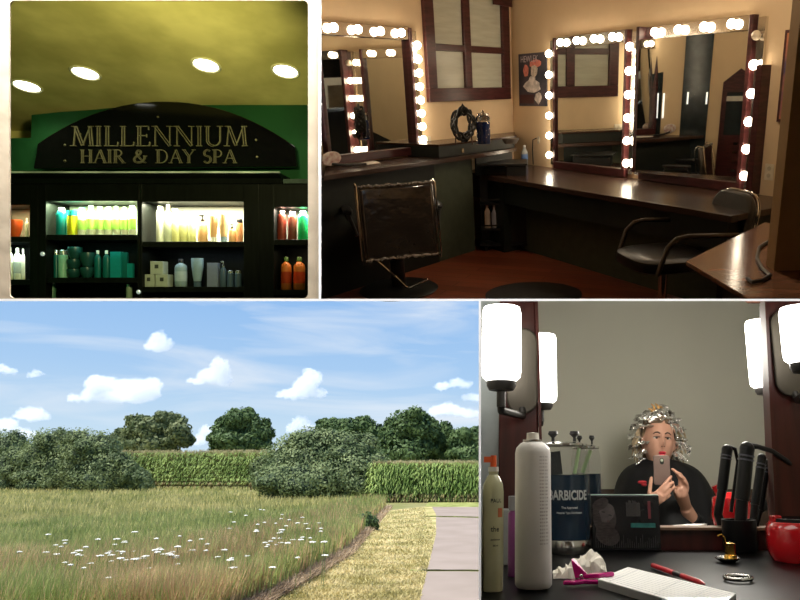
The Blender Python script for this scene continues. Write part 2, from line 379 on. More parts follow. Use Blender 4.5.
# bottles, boxes, tubs
def pm(rgb, nm=None, rough=.35, **k): return mat('plastic %d %d %d' % rgb, S(*rgb), rough, var=.06, scale=25, **k)
m_blackcap = pm((22, 22, 22)); m_whitecap = pm((235, 235, 225))
def bottle(label, px0, px1, pyt, pyb, body, cap, style='round', y=None, group=None, lab=None, cat='bottle'):
    y = y or YS + .11
    cx = X1((px0 + px1) / 2, y); w = X1(px1, y) - X1(px0, y); zb = None
    s_ = min((234.5, 236.5, 239.5, 241.5, 277.5, 279.5, 286.8, 289.8), key=lambda q: abs(q - pyb))
    zb = Z1(s_, YS) + .001 if abs(s_ - pyb) < 2.6 else .013
    h = Z1(pyt, y) - zb; r = w / 2; f = .72
    t = thing({'tube': 'product_tube', 'jar': 'product_jar'}.get(style, 'product_bottle'), label, cat, SHELF, (cx, y, zb), 0, group)
    if style == 'round':
        MB().lathe([(.001, 0), (r * .9, 0), (r, .01), (r, h * .68), (r * .9, h * .76), (r * .5, h * .83), (r * .36, h * .85), (r * .36, h * .88)], 16, sy=f).build('body', body, t)
        MB().lathe([(r * .42, h * .87), (r * .42, h * .985), (r * .36, h), (.001, h)], 12, sy=f).build('cap', cap, t)
    elif style == 'fat':
        MB().lathe([(.001, 0), (r * .92, 0), (r, .012), (r * .97, h * .5), (r, h * .78), (r * .86, h * .86), (r * .6, h * .9)], 16, sy=f).build('body', body, t)
        MB().lathe([(r * .6, h * .895), (r * .6, h * .99), (r * .5, h), (.001, h)], 14, sy=f).build('cap', cap, t)
    elif style == 'pump':
        MB().lathe([(.001, 0), (r * .9, 0), (r, .01), (r, h * .6), (r * .85, h * .68), (r * .4, h * .74), (r * .4, h * .78)], 16, sy=f).build('body', body, t)
        b = MB().lathe([(r * .42, h * .77), (r * .42, h * .84), (r * .12, h * .85), (r * .12, h * .94)], 10)
        b.box(-r * .7, r * .2, -r * .16, r * .16, h * .94, h); b.build('pump', cap, t)
    elif style == 'tube':
        MB().lathe([(.001, h), (r, h * .99), (r * .95, h * .7), (r * .62, h * .2)], 16, sy=f).build('body', body, t)
        MB().lathe([(.001, 0), (r * .6, 0), (r * .62, h * .19), (.001, h * .2)], 14, sy=f).build('cap', cap, t)
    elif style == 'can':
        MB().lathe([(.001, 0), (r, 0), (r, h * .8), (r * .9, h * .82), (.001, h * .82)], 16).build('body', body, t)
        MB().lathe([(.001, h * .82), (r * .86, h * .82), (r * .86, h * .97), (r * .7, h), (.001, h)], 14).build('cap', cap, t)
    elif style == 'bowl':
        MB().lathe([(.001, 0), (r * .55, 0), (r * .62, h * .08), (r * .93, h * .5), (r, h * .9), (r * .96, h), (.001, h * .96)], 20).build('body', body, t)
    elif style == 'jar':
        MB().lathe([(.001, 0), (r * .95, 0), (r, .01), (r, h * .76), (.001, h * .77)], 18, sy=f).build('body', body, t)
        MB().lathe([(.001, h * .77), (r * .96, h * .77), (r * .96, h * .98), (.001, h)], 18, sy=f).build('lid', cap, t)
    elif style == 'box':
        MB().box(-r, r, -r * .6, r * .6, 0, h).build('carton', body, t, smooth=False, bevel=.002)
    if lab:
        hh = (h * .2, h * .55)
        MB().lathe([(r * 1.01, hh[0]), (r * 1.01, hh[1])], 16, sy=f if style != 'can' else 1, cap=False).build('label', lab, t)
    return t
teal = pm((20, 140, 140)); tealD = pm((14, 100, 95)); white = pm((240, 245, 225)); lime = pm((185, 232, 105)); yel = pm((205, 205, 40)); paleY = pm((235, 235, 160)); peach = pm((235, 185, 130))
greyB = pm((140, 165, 175)); slate = pm((70, 90, 105)); orange = pm((195, 110, 45)); brown = pm((120, 45, 30)); grn = pm((20, 165, 90)); cream = pm((225, 235, 205))
silver = mat('silver bottle cap', (.7, .75, .72), .25, metal=.8)
G1 = 'bottles on the lit shelf of the green bay'
bottle('wide teal bottle with a white top, first on its lit shelf', 56.5, 66.5, 208, 234, teal, m_whitecap, 'fat', group=G1)
bottle('yellow jar with a teal lid beside the wide teal bottle', 67.5, 78, 210, 234, yel, teal, 'jar', group=G1)
for i, (a, b, tp) in enumerate(((78, 86, 208), (86.5, 95.5, 206), (96, 104, 207), (104.5, 112, 207.5), (112.5, 120, 206.5), (120.5, 128, 207.5), (128.5, 136, 206))):
    bottle('white bottle with a lime green label, ' + ('next to the yellow jar', 'second along from the yellow jar', 'third along from the yellow jar', 'middle one of the seven white and lime bottles', 'third from the stile end of the lime row', 'second from the stile end of the lime row', 'last before the stile in the lime row')[i], a, b, tp, 234, white, m_whitecap if i else teal, 'round' if i % 3 else 'fat', group=G1, lab=lime)
G2 = 'products on the dim shelf of the green bay'
bottle('slim dark teal bottle, first on the shelf below the lime row', 54, 58.5, 250, 277, tealD, silver, 'can', group=G2)
bottle('pale green aerosol can beside the slim dark teal bottle', 59, 67.5, 250, 277, pm((130, 190, 160)), silver, 'can', group=G2)
for nm, a, b, t_, bo in (('bottom of its stack of three', 67.8, 80.3, 268.5, 277.5), ('middle of its stack of three', 67.8, 80.3, 259.0, 268.2), ('topmost of its stack of three', 68.5, 81.5, 246.5, 258.7), ('lower of its stack of two', 80.9, 93.5, 266.8, 277.5), ('upper of its stack of two', 81, 94.5, 252, 266.5)):
    y = YS + .11; o = bottle('x', a, b, t_, 277.5, tealD, tealD, 'bowl', cat='bowl')
    for ch in list(o.children): bpy.data.objects.remove(ch)
    cx = X1((a + b) / 2, y); r = (X1(b, y) - X1(a, y)) / 2; zb = Z1(277.5, YS) + .001 + (Z1(bo, y) - Z1(277.5, y)); h = Z1(t_, y) - Z1(bo, y)
    o.name = 'mixing_bowl'; o.matrix_world = SHELF.M @ Matrix.Translation((cx, y, zb)); tag(o, 'dark teal round tub, ' + nm, 'tub', 'stacked teal tubs')
    MB().lathe([(.001, 0), (r * .6, 0), (r * .66, h * .08), (r * .96, h * .5), (r, h * .8), (r * .96, h * .97), (.001, h * .985)], 20).build('tub_body', pm((22, 70, 66)), o)
bottle('dark teal bottle with a white cap beside the stacked tubs', 94.5, 101, 250.5, 277, tealD, m_whitecap, 'round', group=G2)
bottle('dark teal bottle with a white cap beside the tall teal carton', 103, 110, 250.5, 277, tealD, m_whitecap, 'round', group=G2)
bottle('tall teal carton, first of the three teal cartons', 112, 122.3, 252, 277, teal, teal, 'box', group=G2, cat='box')
bottle('narrow teal carton between the tall and the short carton', 122.6, 127.6, 252.5, 277, tealD, teal, 'box', group=G2, cat='box')
bottle('short teal carton at the stile end of its shelf', 127.9, 133.5, 263.5, 277, teal, teal, 'box', group=G2, cat='box')
bottle('green bottle low in the bay under the slim dark teal bottle', 50, 55.5, 281, 299, pm((90, 140, 110)), silver, 'can')
bottle('pale grey can low in the bay under the short teal carton', 126.5, 132, 284, 299, pm((150, 175, 150)), silver, 'can')
G3 = 'bottles on the lit shelf of the yellow and peach bay'
for i, (a, b, tp, st, bd, cpm) in enumerate(((156.5, 164, 206.5, 'fat', white, m_whitecap), (164.6, 171.5, 205, 'round', cream, m_whitecap), (172, 180, 209, 'pump', paleY, m_whitecap), (180.4, 187.5, 211.5, 'pump', paleY, silver), (188, 196, 218, 'fat', paleY, paleY))):
    bottle(('tall fat white bottle standing first on the pale yellow shelf', 'tallest slim white bottle, second on the pale yellow shelf', 'pale yellow pump bottle with white pump', 'pale yellow pump bottle with silver pump', 'short pale yellow bottle next to the peach pump bottle')[i], a, b, tp, 241.5, bd, cpm, st, group=G3)
bottle('peach pump bottle with a black pump', 198, 207.5, 215, 241.5, peach, m_blackcap, 'pump', group=G3)
bottle('peach tube standing on its cap beside the pump bottle', 209, 218, 216, 241.5, peach, m_whitecap, 'tube', group=G3)
bottle('wide peach tube standing on its grey cap', 219, 229, 214.5, 241.5, pm((240, 200, 150)), greyB, 'tube', group=G3)
bottle('short peach bottle with a black pump', 228.8, 235.8, 224, 241.5, peach, m_blackcap, 'pump', group=G3)
bottle('peach bottle with a black cap at the dark end of the shelf', 236.2, 243, 219, 241.5, pm((200, 130, 85)), m_blackcap, 'can', group=G3)
G4 = 'products on the dim shelf of the yellow and peach bay'
for nm, a, b, t_, bo in (('lower, towards the green bay', 145.8, 157, 274.5, 286.8), ('lower, towards the grey bottles', 158.3, 170.5, 274.5, 286.8), ('resting on top of the two others', 153, 165.5, 261.5, 274.3)):
    y = YS + .1; zb = Z1(286.8, YS) + .001 + Z1(bo, y) - Z1(286.8, y); x0, x1 = X1(a, y), X1(b, y); h = Z1(t_, y) - Z1(bo, y)
    bx = thing('product_box', 'small white product box, ' + nm, 'box', SHELF, ((x0 + x1) / 2, y, zb), 0, 'small white boxes')
    w = (x1 - x0) / 2; MB().box(-w, w, -.05, .05, 0, h).build('carton', pm((170, 180, 165)), bx, smooth=False, bevel=.002)
    MB().box(-w * .3, w * .3, -.0515, -.05, h * .45, h * .75).build('print', pm((60, 65, 60)), bx, smooth=False)
bottle('slate blue bottle with a domed cap, next to the white boxes', 175, 187, 259, 286.8, greyB, m_blackcap, 'round', group=G4, lab=pm((170, 190, 200)))
bottle('grey blue tube standing on its dark cap', 191.5, 203.5, 258, 286.8, greyB, slate, 'tube', group=G4)
bottle('square grey jar bottle with a dark foot in the dim row', 208.5, 219, 263, 286.8, pm((120, 130, 150)), slate, 'box', group=G4)
bottle('thin dark spray bottle behind the small vials', 220, 226.5, 261, 286.8, slate, silver, 'pump', group=G4)
bottle('small silver topped vial beside the thin spray bottle', 227.5, 233.5, 270.5, 286.8, slate, silver, 'can', group=G4)
bottle('small silver topped vial at the dark end of the dim row', 235, 241.5, 270.5, 286.8, slate, silver, 'can', group=G4)
bottle('dark red bottle, first on the lit shelf of the last bay', 277.5, 286.5, 211, 239.5, brown, pm((235, 190, 180)), 'fat')
bottle('dark brown bottle with a pale top beside the green bottle', 288, 297, 212, 239.5, pm((110, 55, 40)), pm((230, 200, 190)), 'fat')
bottle('bright green bottle against the cream mat', 298, 308.5, 211, 239.5, grn, pm((60, 190, 120)), 'fat')
bottle('orange bottle on the low shelf of the last bay, away from the mat', 281, 291.5, 257, 289.8, orange, pm((60, 90, 40)), 'round', lab=pm((170, 60, 25)))
bottle('orange bottle on the low shelf of the last bay, against the mat', 293.5, 305, 257, 289.8, orange, pm((60, 90, 40)), 'round', lab=pm((190, 60, 25)))
bottle('shallow orange bowl alone on its shelf by the cream mat', 9, 21.5, 220, 236.5, pm((225, 95, 40)), orange, 'bowl', cat='bowl')
bottle('pale slim bottle at the edge of the shelf with the orange bowl', 25, 28.5, 218, 236.5, white, m_whitecap, 'round')
bottle('white bottle with a black mark below the orange bowl', 14, 21, 248, 279.5, white, m_whitecap, 'round', lab=pm((170, 180, 170)))
bottle('white bottle partly behind the cream mat', 6.5, 13, 247, 279.5, white, m_whitecap, 'round')
bottle('white bottle nearest the stile below the orange bowl', 21.3, 25, 249, 279.5, white, m_whitecap, 'round')
# unseen spot added above the view to brighten the ceiling
light('SPOT', 'shelf ceiling fill', SHELF, (X1(165, 3.5), 3.5, 1.62), 300, (1, .93, .42), aim=(X1(150, 6), 6.0, 1.95), spot_size=1.5, spot_blend=.9, shadow_soft_size=.15)
# ================================================================ 2. make-up stations with bulb-lit mirrors
R2 = SALON
HF = -1.5                                            # floor
ZL, ZR = -.555, -.77                                  # counter tops along the two walls
DL = R2.ray(1000, 95); DL.z = 0; DL.normalize()      # along the window wall, towards the corner's far side
DR = R2.ray(30, 88); DR.z = 0; DR.normalize()
CN = R2.onz(514, 158, -.72); CN.z = 0
NL = Vector((DL.y, -DL.x, 0))                        # into the room from the window wall
NR = Vector((-DR.y, DR.x, 0))                        # into the room from the mirror wall
if NL.dot(Vector((0, 0, 0)) - CN) < 0: NL = -NL
if NR.dot(Vector((0, 0, 0)) - CN) < 0: NR = -NR
def frame(d, n):                                     # wall frame: x along the wall to the picture's right, y into the wall, z up
    x = d if d.x > 0 else -d
    return Matrix.Translation(CN) @ Matrix((x, -n, Vector((0, 0, 1)))).transposed().to_4x4()
class Sub:
    def __init__(s, M): s.M = R2.M @ M; s.L = M
WL, WR = Sub(frame(DL, NL)), Sub(frame(DR, NR))
def on(W, px, py, off=0):                            # wall coordinates of a pixel; off = distance in front of the wall
    L = W.L; n = L.to_3x3() @ Vector((0, 1, 0)); p0 = L @ Vector((0, -off, 0))
    return L.inverted() @ R2.onw(px, py, p0, n)
def WZ(W, px, z, off=0):                             # wall x at height z for column px (iterated)
    lo = 100.0
    py = 100
    for _ in range(12):
        q = on(W, px, py, off); py += (q.z - z) * 60
    return q.x
m_beige = mat('tan painted wall', (.60, .45, .285), .85, var=.04, scale=3, bump=.05, bscale=80, spec=.1)
m_ceil2 = mat('tan ceiling', (.45, .33, .2), .9, var=.04)
m_mahog = mat('dark red mahogany', (.052, .014, .014), .3, var=.35, scale=9, stretch=(1, 1, 6), spec=.5)
m_counter = mat('dark wood laminate counter top', (.045, .022, .016), .24, var=.15, scale=5, stretch=(1, 6, 1), spec=.5)
m_apron = mat('black green counter front', (.010, .013, .010), .5, var=.2)
m_gpanel = mat('dark sage panel', (.06, .072, .047), .6, var=.1)
m_chrome = mat('polished chrome strip', (.75, .73, .7), .12, metal=1, var=.03)
m_mirror = mat('silvered mirror glass', (.78, .80, .76), .015, metal=1, var=.005)
m_bulb = mat('lit frosted globe bulb', (1, .9, .72), .5, var=.01, es=22, ecol=(1, .84, .62))
m_dead = mat('unlit frosted globe bulb', (.7, .6, .45), .3, var=.02)
m_leather = mat('black vinyl upholstery', (.010, .009, .009), .33, var=.3, scale=30, bump=.15, spec=.6)
m_blackp = mat('black plastic', (.012, .012, .012), .4, var=.2)
m_glassp = mat('greyed window pane', (.42, .42, .34), .25, var=.08, scale=3, stretch=(1, 1, 8))
# floor planks
m_floor = bpy.data.materials.new('red brown wood floor planks'); m_floor.use_nodes = True
nt = m_floor.node_tree; N = nt.nodes; L = nt.links; p = N['Principled BSDF']
tc = N.new('ShaderNodeTexCoord'); mp = N.new('ShaderNodeMapping'); mp.inputs['Rotation'].default_value = (0, 0, .35)
br = N.new('ShaderNodeTexBrick'); br.offset = .4; br.inputs['Scale'].default_value = 1; br.inputs['Brick Width'].default_value = 1.6; br.inputs['Row Height'].default_value = .12; br.inputs['Mortar Size'].default_value = .003
br.inputs['Color1'].default_value = (.24, .062, .032, 1); br.inputs['Color2'].default_value = (.38, .11, .055, 1); br.inputs['Mortar'].default_value = (.03, .01, .006, 1)
nz = N.new('ShaderNodeTexNoise'); nz.inputs['Scale'].default_value = 3; mp2 = N.new('ShaderNodeMapping'); mp2.inputs['Scale'].default_value = (1, 9, 1); mp2.inputs['Rotation'].default_value = (0, 0, .35)
mx = N.new('ShaderNodeMix'); mx.data_type = 'RGBA'; mx.blend_type = 'MULTIPLY'; mx.inputs[0].default_value = .5
L.new(tc.outputs['Object'], mp.inputs[0]); L.new(mp.outputs[0], br.inputs['Vector']); L.new(tc.outputs['Object'], mp2.inputs[0]); L.new(mp2.outputs[0], nz.inputs['Vector'])
L.new(br.outputs['Color'], mx.inputs[6]); L.new(nz.outputs['Color'], mx.inputs[7]); L.new(mx.outputs[2], p.inputs['Base Color']); p.inputs['Roughness'].default_value = .32
# shell: points in room axes
def rp(px, py, y): return R2.inv @ cp(px, py, y)
CEIL = 1.25
# floor: in front it stops at the partition below the opening
fa = R2.onz(321, 300.2, HF) if False else None
def fpt(px, py): q = R2.onz(px, py, HF); return (q.x, q.y, HF)
LW = lambda x, off=0: WL.L @ Vector((x, -off, 0))
RW = lambda x, off=0: WR.L @ Vector((x, -off, 0))
xl = on(WL, 319.9, 150).x
fl = [fpt(320, 299.6), fpt(480.5, 299.6)]
q1 = R2.onz(480.5, 352, HF); q2 = R2.onz(1100, 352, HF)
pl = RW(3.6); pc = CN; pll = LW(WZ(WL, 319.9, HF))
fl += [(q1.x, q1.y, HF), (q2.x, q2.y, HF), (2.9, 4.4, HF), (pl.x + .0, pl.y, HF), (pc.x, pc.y, HF), (pll.x, pll.y, HF)]
MB_x = MB().add([(2.31, 3.6, HF), (3.0, 4.3, HF), (3.0, 1.1, HF), (.95, 1.1, HF)], [(0, 1, 2, 3)]).build('floor_side', m_floor, smooth=False, place=R2); MB_x['kind'] = 'structure'
_a, _b = R2.inv @ cp(905, 300, .85), R2.inv @ cp(905, 300, 3.9)
MB_x = MB().add([tuple(_a), tuple(_b), (2.31, 3.6, HF), (.95, 1.1, HF)], [(0, 1, 2, 3)]).build('wall_drop', m_part_dark, smooth=False, place=R2); MB_x['kind'] = 'structure'
MBf = MB().add(fl, [tuple(range(len(fl)))]); o = MBf.build('floor', m_floor, smooth=False, place=R2); o['kind'] = 'structure'
def wallq(name, a, b, z0, z1, m):
    o = MB().add([(a[0], a[1], z0), (b[0], b[1], z0), (b[0], b[1], z1), (a[0], a[1], z1)], [(0, 1, 2, 3)]).build(name, m, smooth=False, place=R2); o['kind'] = 'structure'; return o
_x0, _x1 = LW(WZ(WL, 319.9, HF)), LW(WZ(WL, 319.9, CEIL))
o = MB().add([(_x0.x, _x0.y, HF), (CN.x, CN.y, HF), (CN.x, CN.y, CEIL), (_x1.x, _x1.y, CEIL)], [(0, 1, 2, 3)]).build('wall_window_side', m_beige, smooth=False, place=R2); o['kind'] = 'structure'
wallq('wall_mirror_side', CN, RW(3.9), HF, CEIL, m_beige)
# partition facing room 2 (also hidden edge-on from the front)
sheet('wall_partition', [cp(320.2, 299.5, YB + .01), cp(320.2, -230, YB + .01), cp(320.2, -230, 3.4), cp(320.2, -60, 7.4), cp(320.2, 299.5, 7.4)], m_beige)
sheet('wall_above', [cp(320, -150, YB), cp(1500, -150, YB), cp(1500, -150, 4.4), cp(320, -150, 4.4)], m_part_dark)  # unseen cover added to seal the salon from sunlight
sheet('wall_outer', [cp(1500, -150, YB), cp(1500, 299.6, YB), cp(1500, 299.6, 4.4), cp(1500, -150, 4.4)], m_beige)
sheet('wall_divider_c', [cp(480, 300.0, YB + .005), cp(1500, 300.0, YB + .005), cp(1500, 300.0, 3.5), cp(480, 300.0, 3.5)], m_part_dark)
_a, _b = R2.inv @ cp(480, 300, 3.5), R2.inv @ cp(1500, 300, 3.5)
o = MB().add([tuple(_a), tuple(_b), (q2.x, q2.y, HF), (q1.x, q1.y, HF)], [(0, 1, 2, 3)]).build('wall_riser', m_part_dark, smooth=False, place=R2); o['kind'] = 'structure'
_a, _b, _c = R2.inv @ cp(480, 300, 3.5), R2.inv @ cp(480, 299.8, 4.6), (q1.x, q1.y, HF)
o = MB().add([tuple(_a), tuple(R2.inv @ cp(480, 300, 9)), _c], [(0, 1, 2)]).build('wall_riser_side', m_part_dark, smooth=False, place=R2); o['kind'] = 'structure'
c2 = [(-3.2, 1.0), (7, 1.0), (7, 9), (-3.2, 9)]
lw = LW(xl)
c2 = [(lw.x, 1.5), (6.0, 1.5), (6.0, 7.9), (CN.x, 8.0), (lw.x, 7.9)]
o = MB().add([(x, y, CEIL) for x, y in c2], [tuple(range(5))]).build('ceiling_salon', m_ceil2, smooth=False, place=R2); o['kind'] = 'structure'
# ---- vanity mirrors
def bulb(mb, c, r=.034): mb.ball(c, r, 12)
def vanity(W, name, label, x0, x1, z0, z1, left=True, right=True, top=4, side_n=6, dead=False, turn=0):
    t = thing(name, label, 'mirror', W, (x0, 0, z0), 0, 'bulb-lit mirrors'); w = x1 - x0; h = z1 - z0
    st = .085                                        # strip width
    L0 = st if left else 0; R0 = w - (st if right else 0)
    MB().box(L0, R0, -.003, -.001, 0, h).build('backing', m_blackp, t, smooth=False)
    MB().quad((L0 + .034, -.008 - turn, .07), (R0 - .034, -.008, .07), (R0 - .034, -.008, h - .1), (L0 + .034, -.008 - turn, h - .1)).build('mirror_glass', m_mirror, t, smooth=False)
    fr = MB().box(L0, R0, -.055, -.001, 0, .07).build('bottom_rail', m_mahog, t, smooth=False, bevel=.004)
    MB().box(L0, L0 + .035, -max(.06, .015 + turn), -.001, .07, h - .0).build('stile', m_mahog, t, smooth=False, bevel=.004)
    MB().box(R0 - .035, R0, -.06, -.001, .07, h - .0).build('stile', m_mahog, t, smooth=False, bevel=.004)
    ts = MB().box(L0 + .036, R0 - .036, -.05, -.001, h - .1, h).build('light_strip', m_chrome, t, smooth=False, bevel=.003)
    k = 0
    for i in range(top):
        x = L0 + .036 + (R0 - L0 - .072) * (i + .5) / top
        b = MB(); bulb(b, (x, -.088, h - .05)); b.build('bulb', m_bulb, t)
        MB().lathe([(.017, 0), (.017, .012)], 10, TR(x, -.05, h - .05, rx=PI / 2)).build('socket', m_chrome, t)
    for side, on_ in ((0, left), (1, right)):
        if not on_: continue
        xa = 0 if side == 0 else w - st
        MB().box(xa + .008, xa + st - .004, -.03, -.001, .03, h - .02).build('light_strip', m_chrome, t, smooth=False, bevel=.003)
        for i in range(side_n):
            z = .13 + (h - .27) * i / (side_n - 1)
            dd = dead and i == side_n - 1
            b = MB(); bulb(b, (xa + st / 2, -.072, z)); b.build('bulb', m_dead if dd else m_bulb, t)
            MB().lathe([(.017, 0), (.017, .014)], 10, TR(xa + st / 2, -.03, z, rx=PI / 2)).build('socket', m_chrome, t)
    return t
zT, zB = .47, -.765
xa = on(WR, 552, 100).x; xb = on(WR, 634, 100).x; xc = on(WR, 760, 100).x
vanity(WR, 'vanity_mirror', 'narrower bulb-lit mirror with a bulb strip on each side, next to the poster', xa, on(WR, 637.5, 100).x, zB, zT, True, True, 4, 6, turn=.03)
vanity(WR, 'vanity_mirror', 'widest bulb-lit mahogany mirror, its top corner bulb unlit, above the armchair', on(WR, 638, 100).x, on(WR, 762, 100).x, zB, zT, True, True, 4, 6, dead=True, turn=.12)
# outer mahogany side board of the widest mirror
xo = on(WR, 762.5, 100).x
s_ = MB().box(0, .05, -.11, -.001, 0, .9).build('side_board', m_mahog, smooth=False, bevel=.005, place=WR, loc=(xo, 0, zB)); tag(s_, 'tall narrow mahogany board standing beside the widest bulb-lit mirror', 'board')
xw = on(WL, 417.5, 90).x
vanity(WL, 'vanity_mirror', 'bulb-lit mirror by the mullioned window, cut off by the white frame bar', xl + .03, xw, ZL + .012, .53, False, True, 4, 8)
# ---- window
w0, w1 = on(WL, 424, 60).x, on(WL, 507, 60).x; zb = -.09; zt = CEIL - .02
wd = thing('window_1', None, None, WL, (w0, 0, zb)); wd['kind'] = 'structure'; ww = w1 - w0; hh = zt - zb
fr = .12
MB().box(0, ww, -.045, -.001, 0, fr).build('window_frame', m_mahog, wd, smooth=False, bevel=.006)
MB().box(0, fr, -.045, -.001, fr, hh).build('window_frame', m_mahog, wd, smooth=False, bevel=.006)
MB().box(ww - fr, ww, -.045, -.001, fr, hh).build('window_frame', m_mahog, wd, smooth=False, bevel=.006)
xm = on(WL, 465.5, 60).x - w0; zr = on(WL, 465, 49).z - zb; ztop = on(WL, 465, -1).z - zb
MB().box(xm - .05, xm + .05, -.04, -.001, fr, hh).build('window_mullion', m_mahog, wd, smooth=False, bevel=.004)
MB().box(fr, ww - fr, -.036, -.001, zr - .03, zr + .03).build('window_rail', m_mahog, wd, smooth=False, bevel=.004)
MB().box(ww - .28, ww + .03, -.06, -.046, ztop - .02, ztop + .08).build('window_head', m_mahog, wd, smooth=False)
MB().box(fr, ww - fr, -.012, -.001, fr, hh).build('window_pane', m_glassp, wd, smooth=False)
# ---- poster and picture
def pane_pts(W, x0, x1, y0, y1): a = on(W, x0, y0); b = on(W, x1, y1); return a.x, b.x, b.z, a.z
a, b = on(WR, 520, 80).x, on(WR, 547.5, 80).x; z1 = on(WR, 534, 53).z; z0 = on(WR, 534, 106).z
po = thing('wall_poster', 'fashion magazine poster on dark ground, hung between the corner and the bulbs', 'poster', WR, (a, 0, z0))
pw, ph = b - a, z1 - z0
MB().box(0, pw, -.015, -.001, 0, ph).build('backing', mat('dark slate poster paper', S(52, 55, 66), .5, var=.4, scale=5, col2=S(78, 70, 78)), po, smooth=False)
MB().text('BEAUTY', ph * .16, TR(pw * .07, -.0165, ph * .84, rx=PI / 2), ext=.0006).build('headline', mat('poster headline ink', S(190, 180, 180), .5), po, smooth=False) if False else MB().text('HEWLEK', ph * .17, TR(pw * .08, -.0165, ph * .84, rx=PI / 2) @ Matrix.Diagonal((.88, 1, 1, 1)), ext=.0006).build('headline', mat('poster headline ink', S(180, 165, 168), .5), po, smooth=False)
def blob(mb, cx, cz, rx, rz, y, n=14, j=.15):
    mb.prism([(cx + rx * cos(2 * PI * k / n) * (1 + random.uniform(-j, j)), cz + rz * sin(2 * PI * k / n) * (1 + random.uniform(-j, j))) for k in range(n)], y, y + .001)
b_ = MB(); blob(b_, pw * .62, ph * .8, pw * .22, ph * .08, -.017); blob(b_, pw * .28, ph * .68, pw * .1, ph * .12, -.017); b_.build('printed_hair', mat('poster coral ink', S(205, 120, 105), .5, var=.2, scale=30), po, smooth=False)
b_ = MB(); blob(b_, pw * .58, ph * .66, pw * .13, ph * .11, -.018); b_.build('printed_face', mat('poster pale ink', S(190, 175, 160), .5, var=.25, scale=40), po, smooth=False)
b_ = MB(); blob(b_, pw * .5, ph * .38, pw * .3, ph * .13, -.0175); blob(b_, pw * .7, ph * .15, pw * .14, ph * .1, -.0175, j=.3); blob(b_, pw * .5, ph * .5, pw * .12, ph * .08, -.0178); b_.build('printed_dress', mat('poster white ink', S(200, 190, 185), .5, var=.3, scale=22), po, smooth=False)
b_ = MB(); b_.box(pw * .02, pw * .55, -.0165, -.0155, ph * .05, ph * .22); b_.build('printed_base', mat('poster wine ink', S(70, 35, 40), .5), po, smooth=False)
a, b = on(WR, 783, 80).x, on(WR, 800, 80).x; z1 = on(WR, 790, 30).z; z0 = on(WR, 790, 122).z
pi_ = thing('framed_picture', 'blue and orange abstract picture in a thin wood frame beyond the widest mirror', 'picture', WR, (a, 0, z0)); pw, ph = b - a, z1 - z0
MB().box(0, pw, -.03, -.001, 0, ph).build('frame', m_mahog, pi_, smooth=False)
MB().box(.02, pw - .02, -.033, -.03, .02, ph - .02).build('canvas', mat('blue orange abstract paint', S(50, 80, 130), .5, scale=4, col2=S(210, 130, 70), var=.4), pi_, smooth=False)
# ---- outlets
def outlet(W, px, py, label, w=.07, h=.115):
    q = on(W, px, py); t = thing('wall_outlet', label, 'outlet', W, (q.x, 0, q.z))
    MB().box(-w / 2, w / 2, -.008, -.001, -h / 2, h / 2).build('plate', mat('ivory outlet plate', (.62, .55, .42), .4), t, smooth=False, bevel=.002)
    for dz in (-.025, .025): MB().lathe([(.001, 0), (.016, 0), (.015, .003), (.001, .003)], 14, TR(0, -.008, dz, rx=PI / 2)).build('socket', mat('ivory socket', (.45, .4, .3), .4), t)
outlet(WL, 426.5, 143, 'double ivory outlet plate on the tan wall beside the window mirror', .11, .12)
outlet(WR, 769.5, 172, 'ivory outlet plate low on the wall behind the armchair')
outlet(WR, 539, 140, 'small outlet on the mirror wall by the water bottle, with a plug in it', .04, .05)
q = on(WR, 538, 138); cr = MB().tube([WR.L @ Vector((q.x, -.02, q.z)), WR.L @ Vector((q.x - .05, -.03, q.z - .02)), WR.L @ Vector((q.x - .06, -.03, q.z - .12)), WR.L @ Vector((q.x - .05, -.03, ZR + .01))], .006, 6).build('power_cord', m_blackp, place=R2); tag(cr, 'thin black cord hanging from the outlet by the water bottle', 'cord')
# ---- counters
def LF(px, py): return R2.onz(px, py, ZL)
ob = (LF(322, 176) - CN); ob.z = 0; offL = ob.dot(NL)
ob = (R2.onz(690, 209, ZR) - CN); ob.z = 0; offR = ob.dot(NR)
offR = max(.5, min(offR, .85)); offL = max(.35, min(offL, .50))
xk = on(WL, 441, 200, offL - .08).x
lc = thing('counter', 'dark wood counter along the window wall, a white sheet of paper on it', 'counter', WL, (0, 0, 0))
ob = R2.onz(441, 158.5, ZL) - CN; ob.z = 0; offB = .40
def xp(px, off, py=165): return on(WL, px, py, off).x
b0, b1 = xp(440.5, offB), xp(517, offB)
bz = on(WL, 441, 146.5, offB).z
MB().slab([(xp(322, offL) , -offL), (xp(484, offL), -offL), (b1, -offB), (.0, -.002), (xl + .03, -.002)], ZL - .035, ZL, None).build('counter_top', m_counter, lc, smooth=False, bevel=.003)
MB().prism([(WZ(WL, 321, HF, offL - .14), HF + .002), (xk, HF + .002), (xk, ZL - .036), (WZ(WL, 321, ZL, offL - .14), ZL - .036)], -offL + .14, -offL + .16).build('front_panel', m_apron, lc, smooth=False)
MB().slab([(xk + .001, -offL + .145), (xp(484, offL), -offL + .145), (xp(484, offL), -offL + .155), (xk + .001, -offL + .155)], HF + .002, ZL - .036).build('side_panel', m_gpanel, lc, smooth=False)
MB().slab([(xp(484, offL) + .01, -offB + .03), (b1 - .04, -offB + .03), (b1 - .06, -offB + .05), (xp(484, offL) + .01, -offB + .05)], ZR + .002, ZL - .036).build('end_panel', m_apron, lc, smooth=False)
bx = thing('corner_cabinet', 'low black box unit in the corner under the window, with a jar on top', 'cabinet', WL, (0, 0, 0))
MB().slab([(b0, -offB + .012), (b1 - .02, -offB + .012), (-.02, -.03), (-.3, -.003), (b0, -.003)], ZL + .001, bz).build('body', m_apron, bx, smooth=False, bevel=.004)
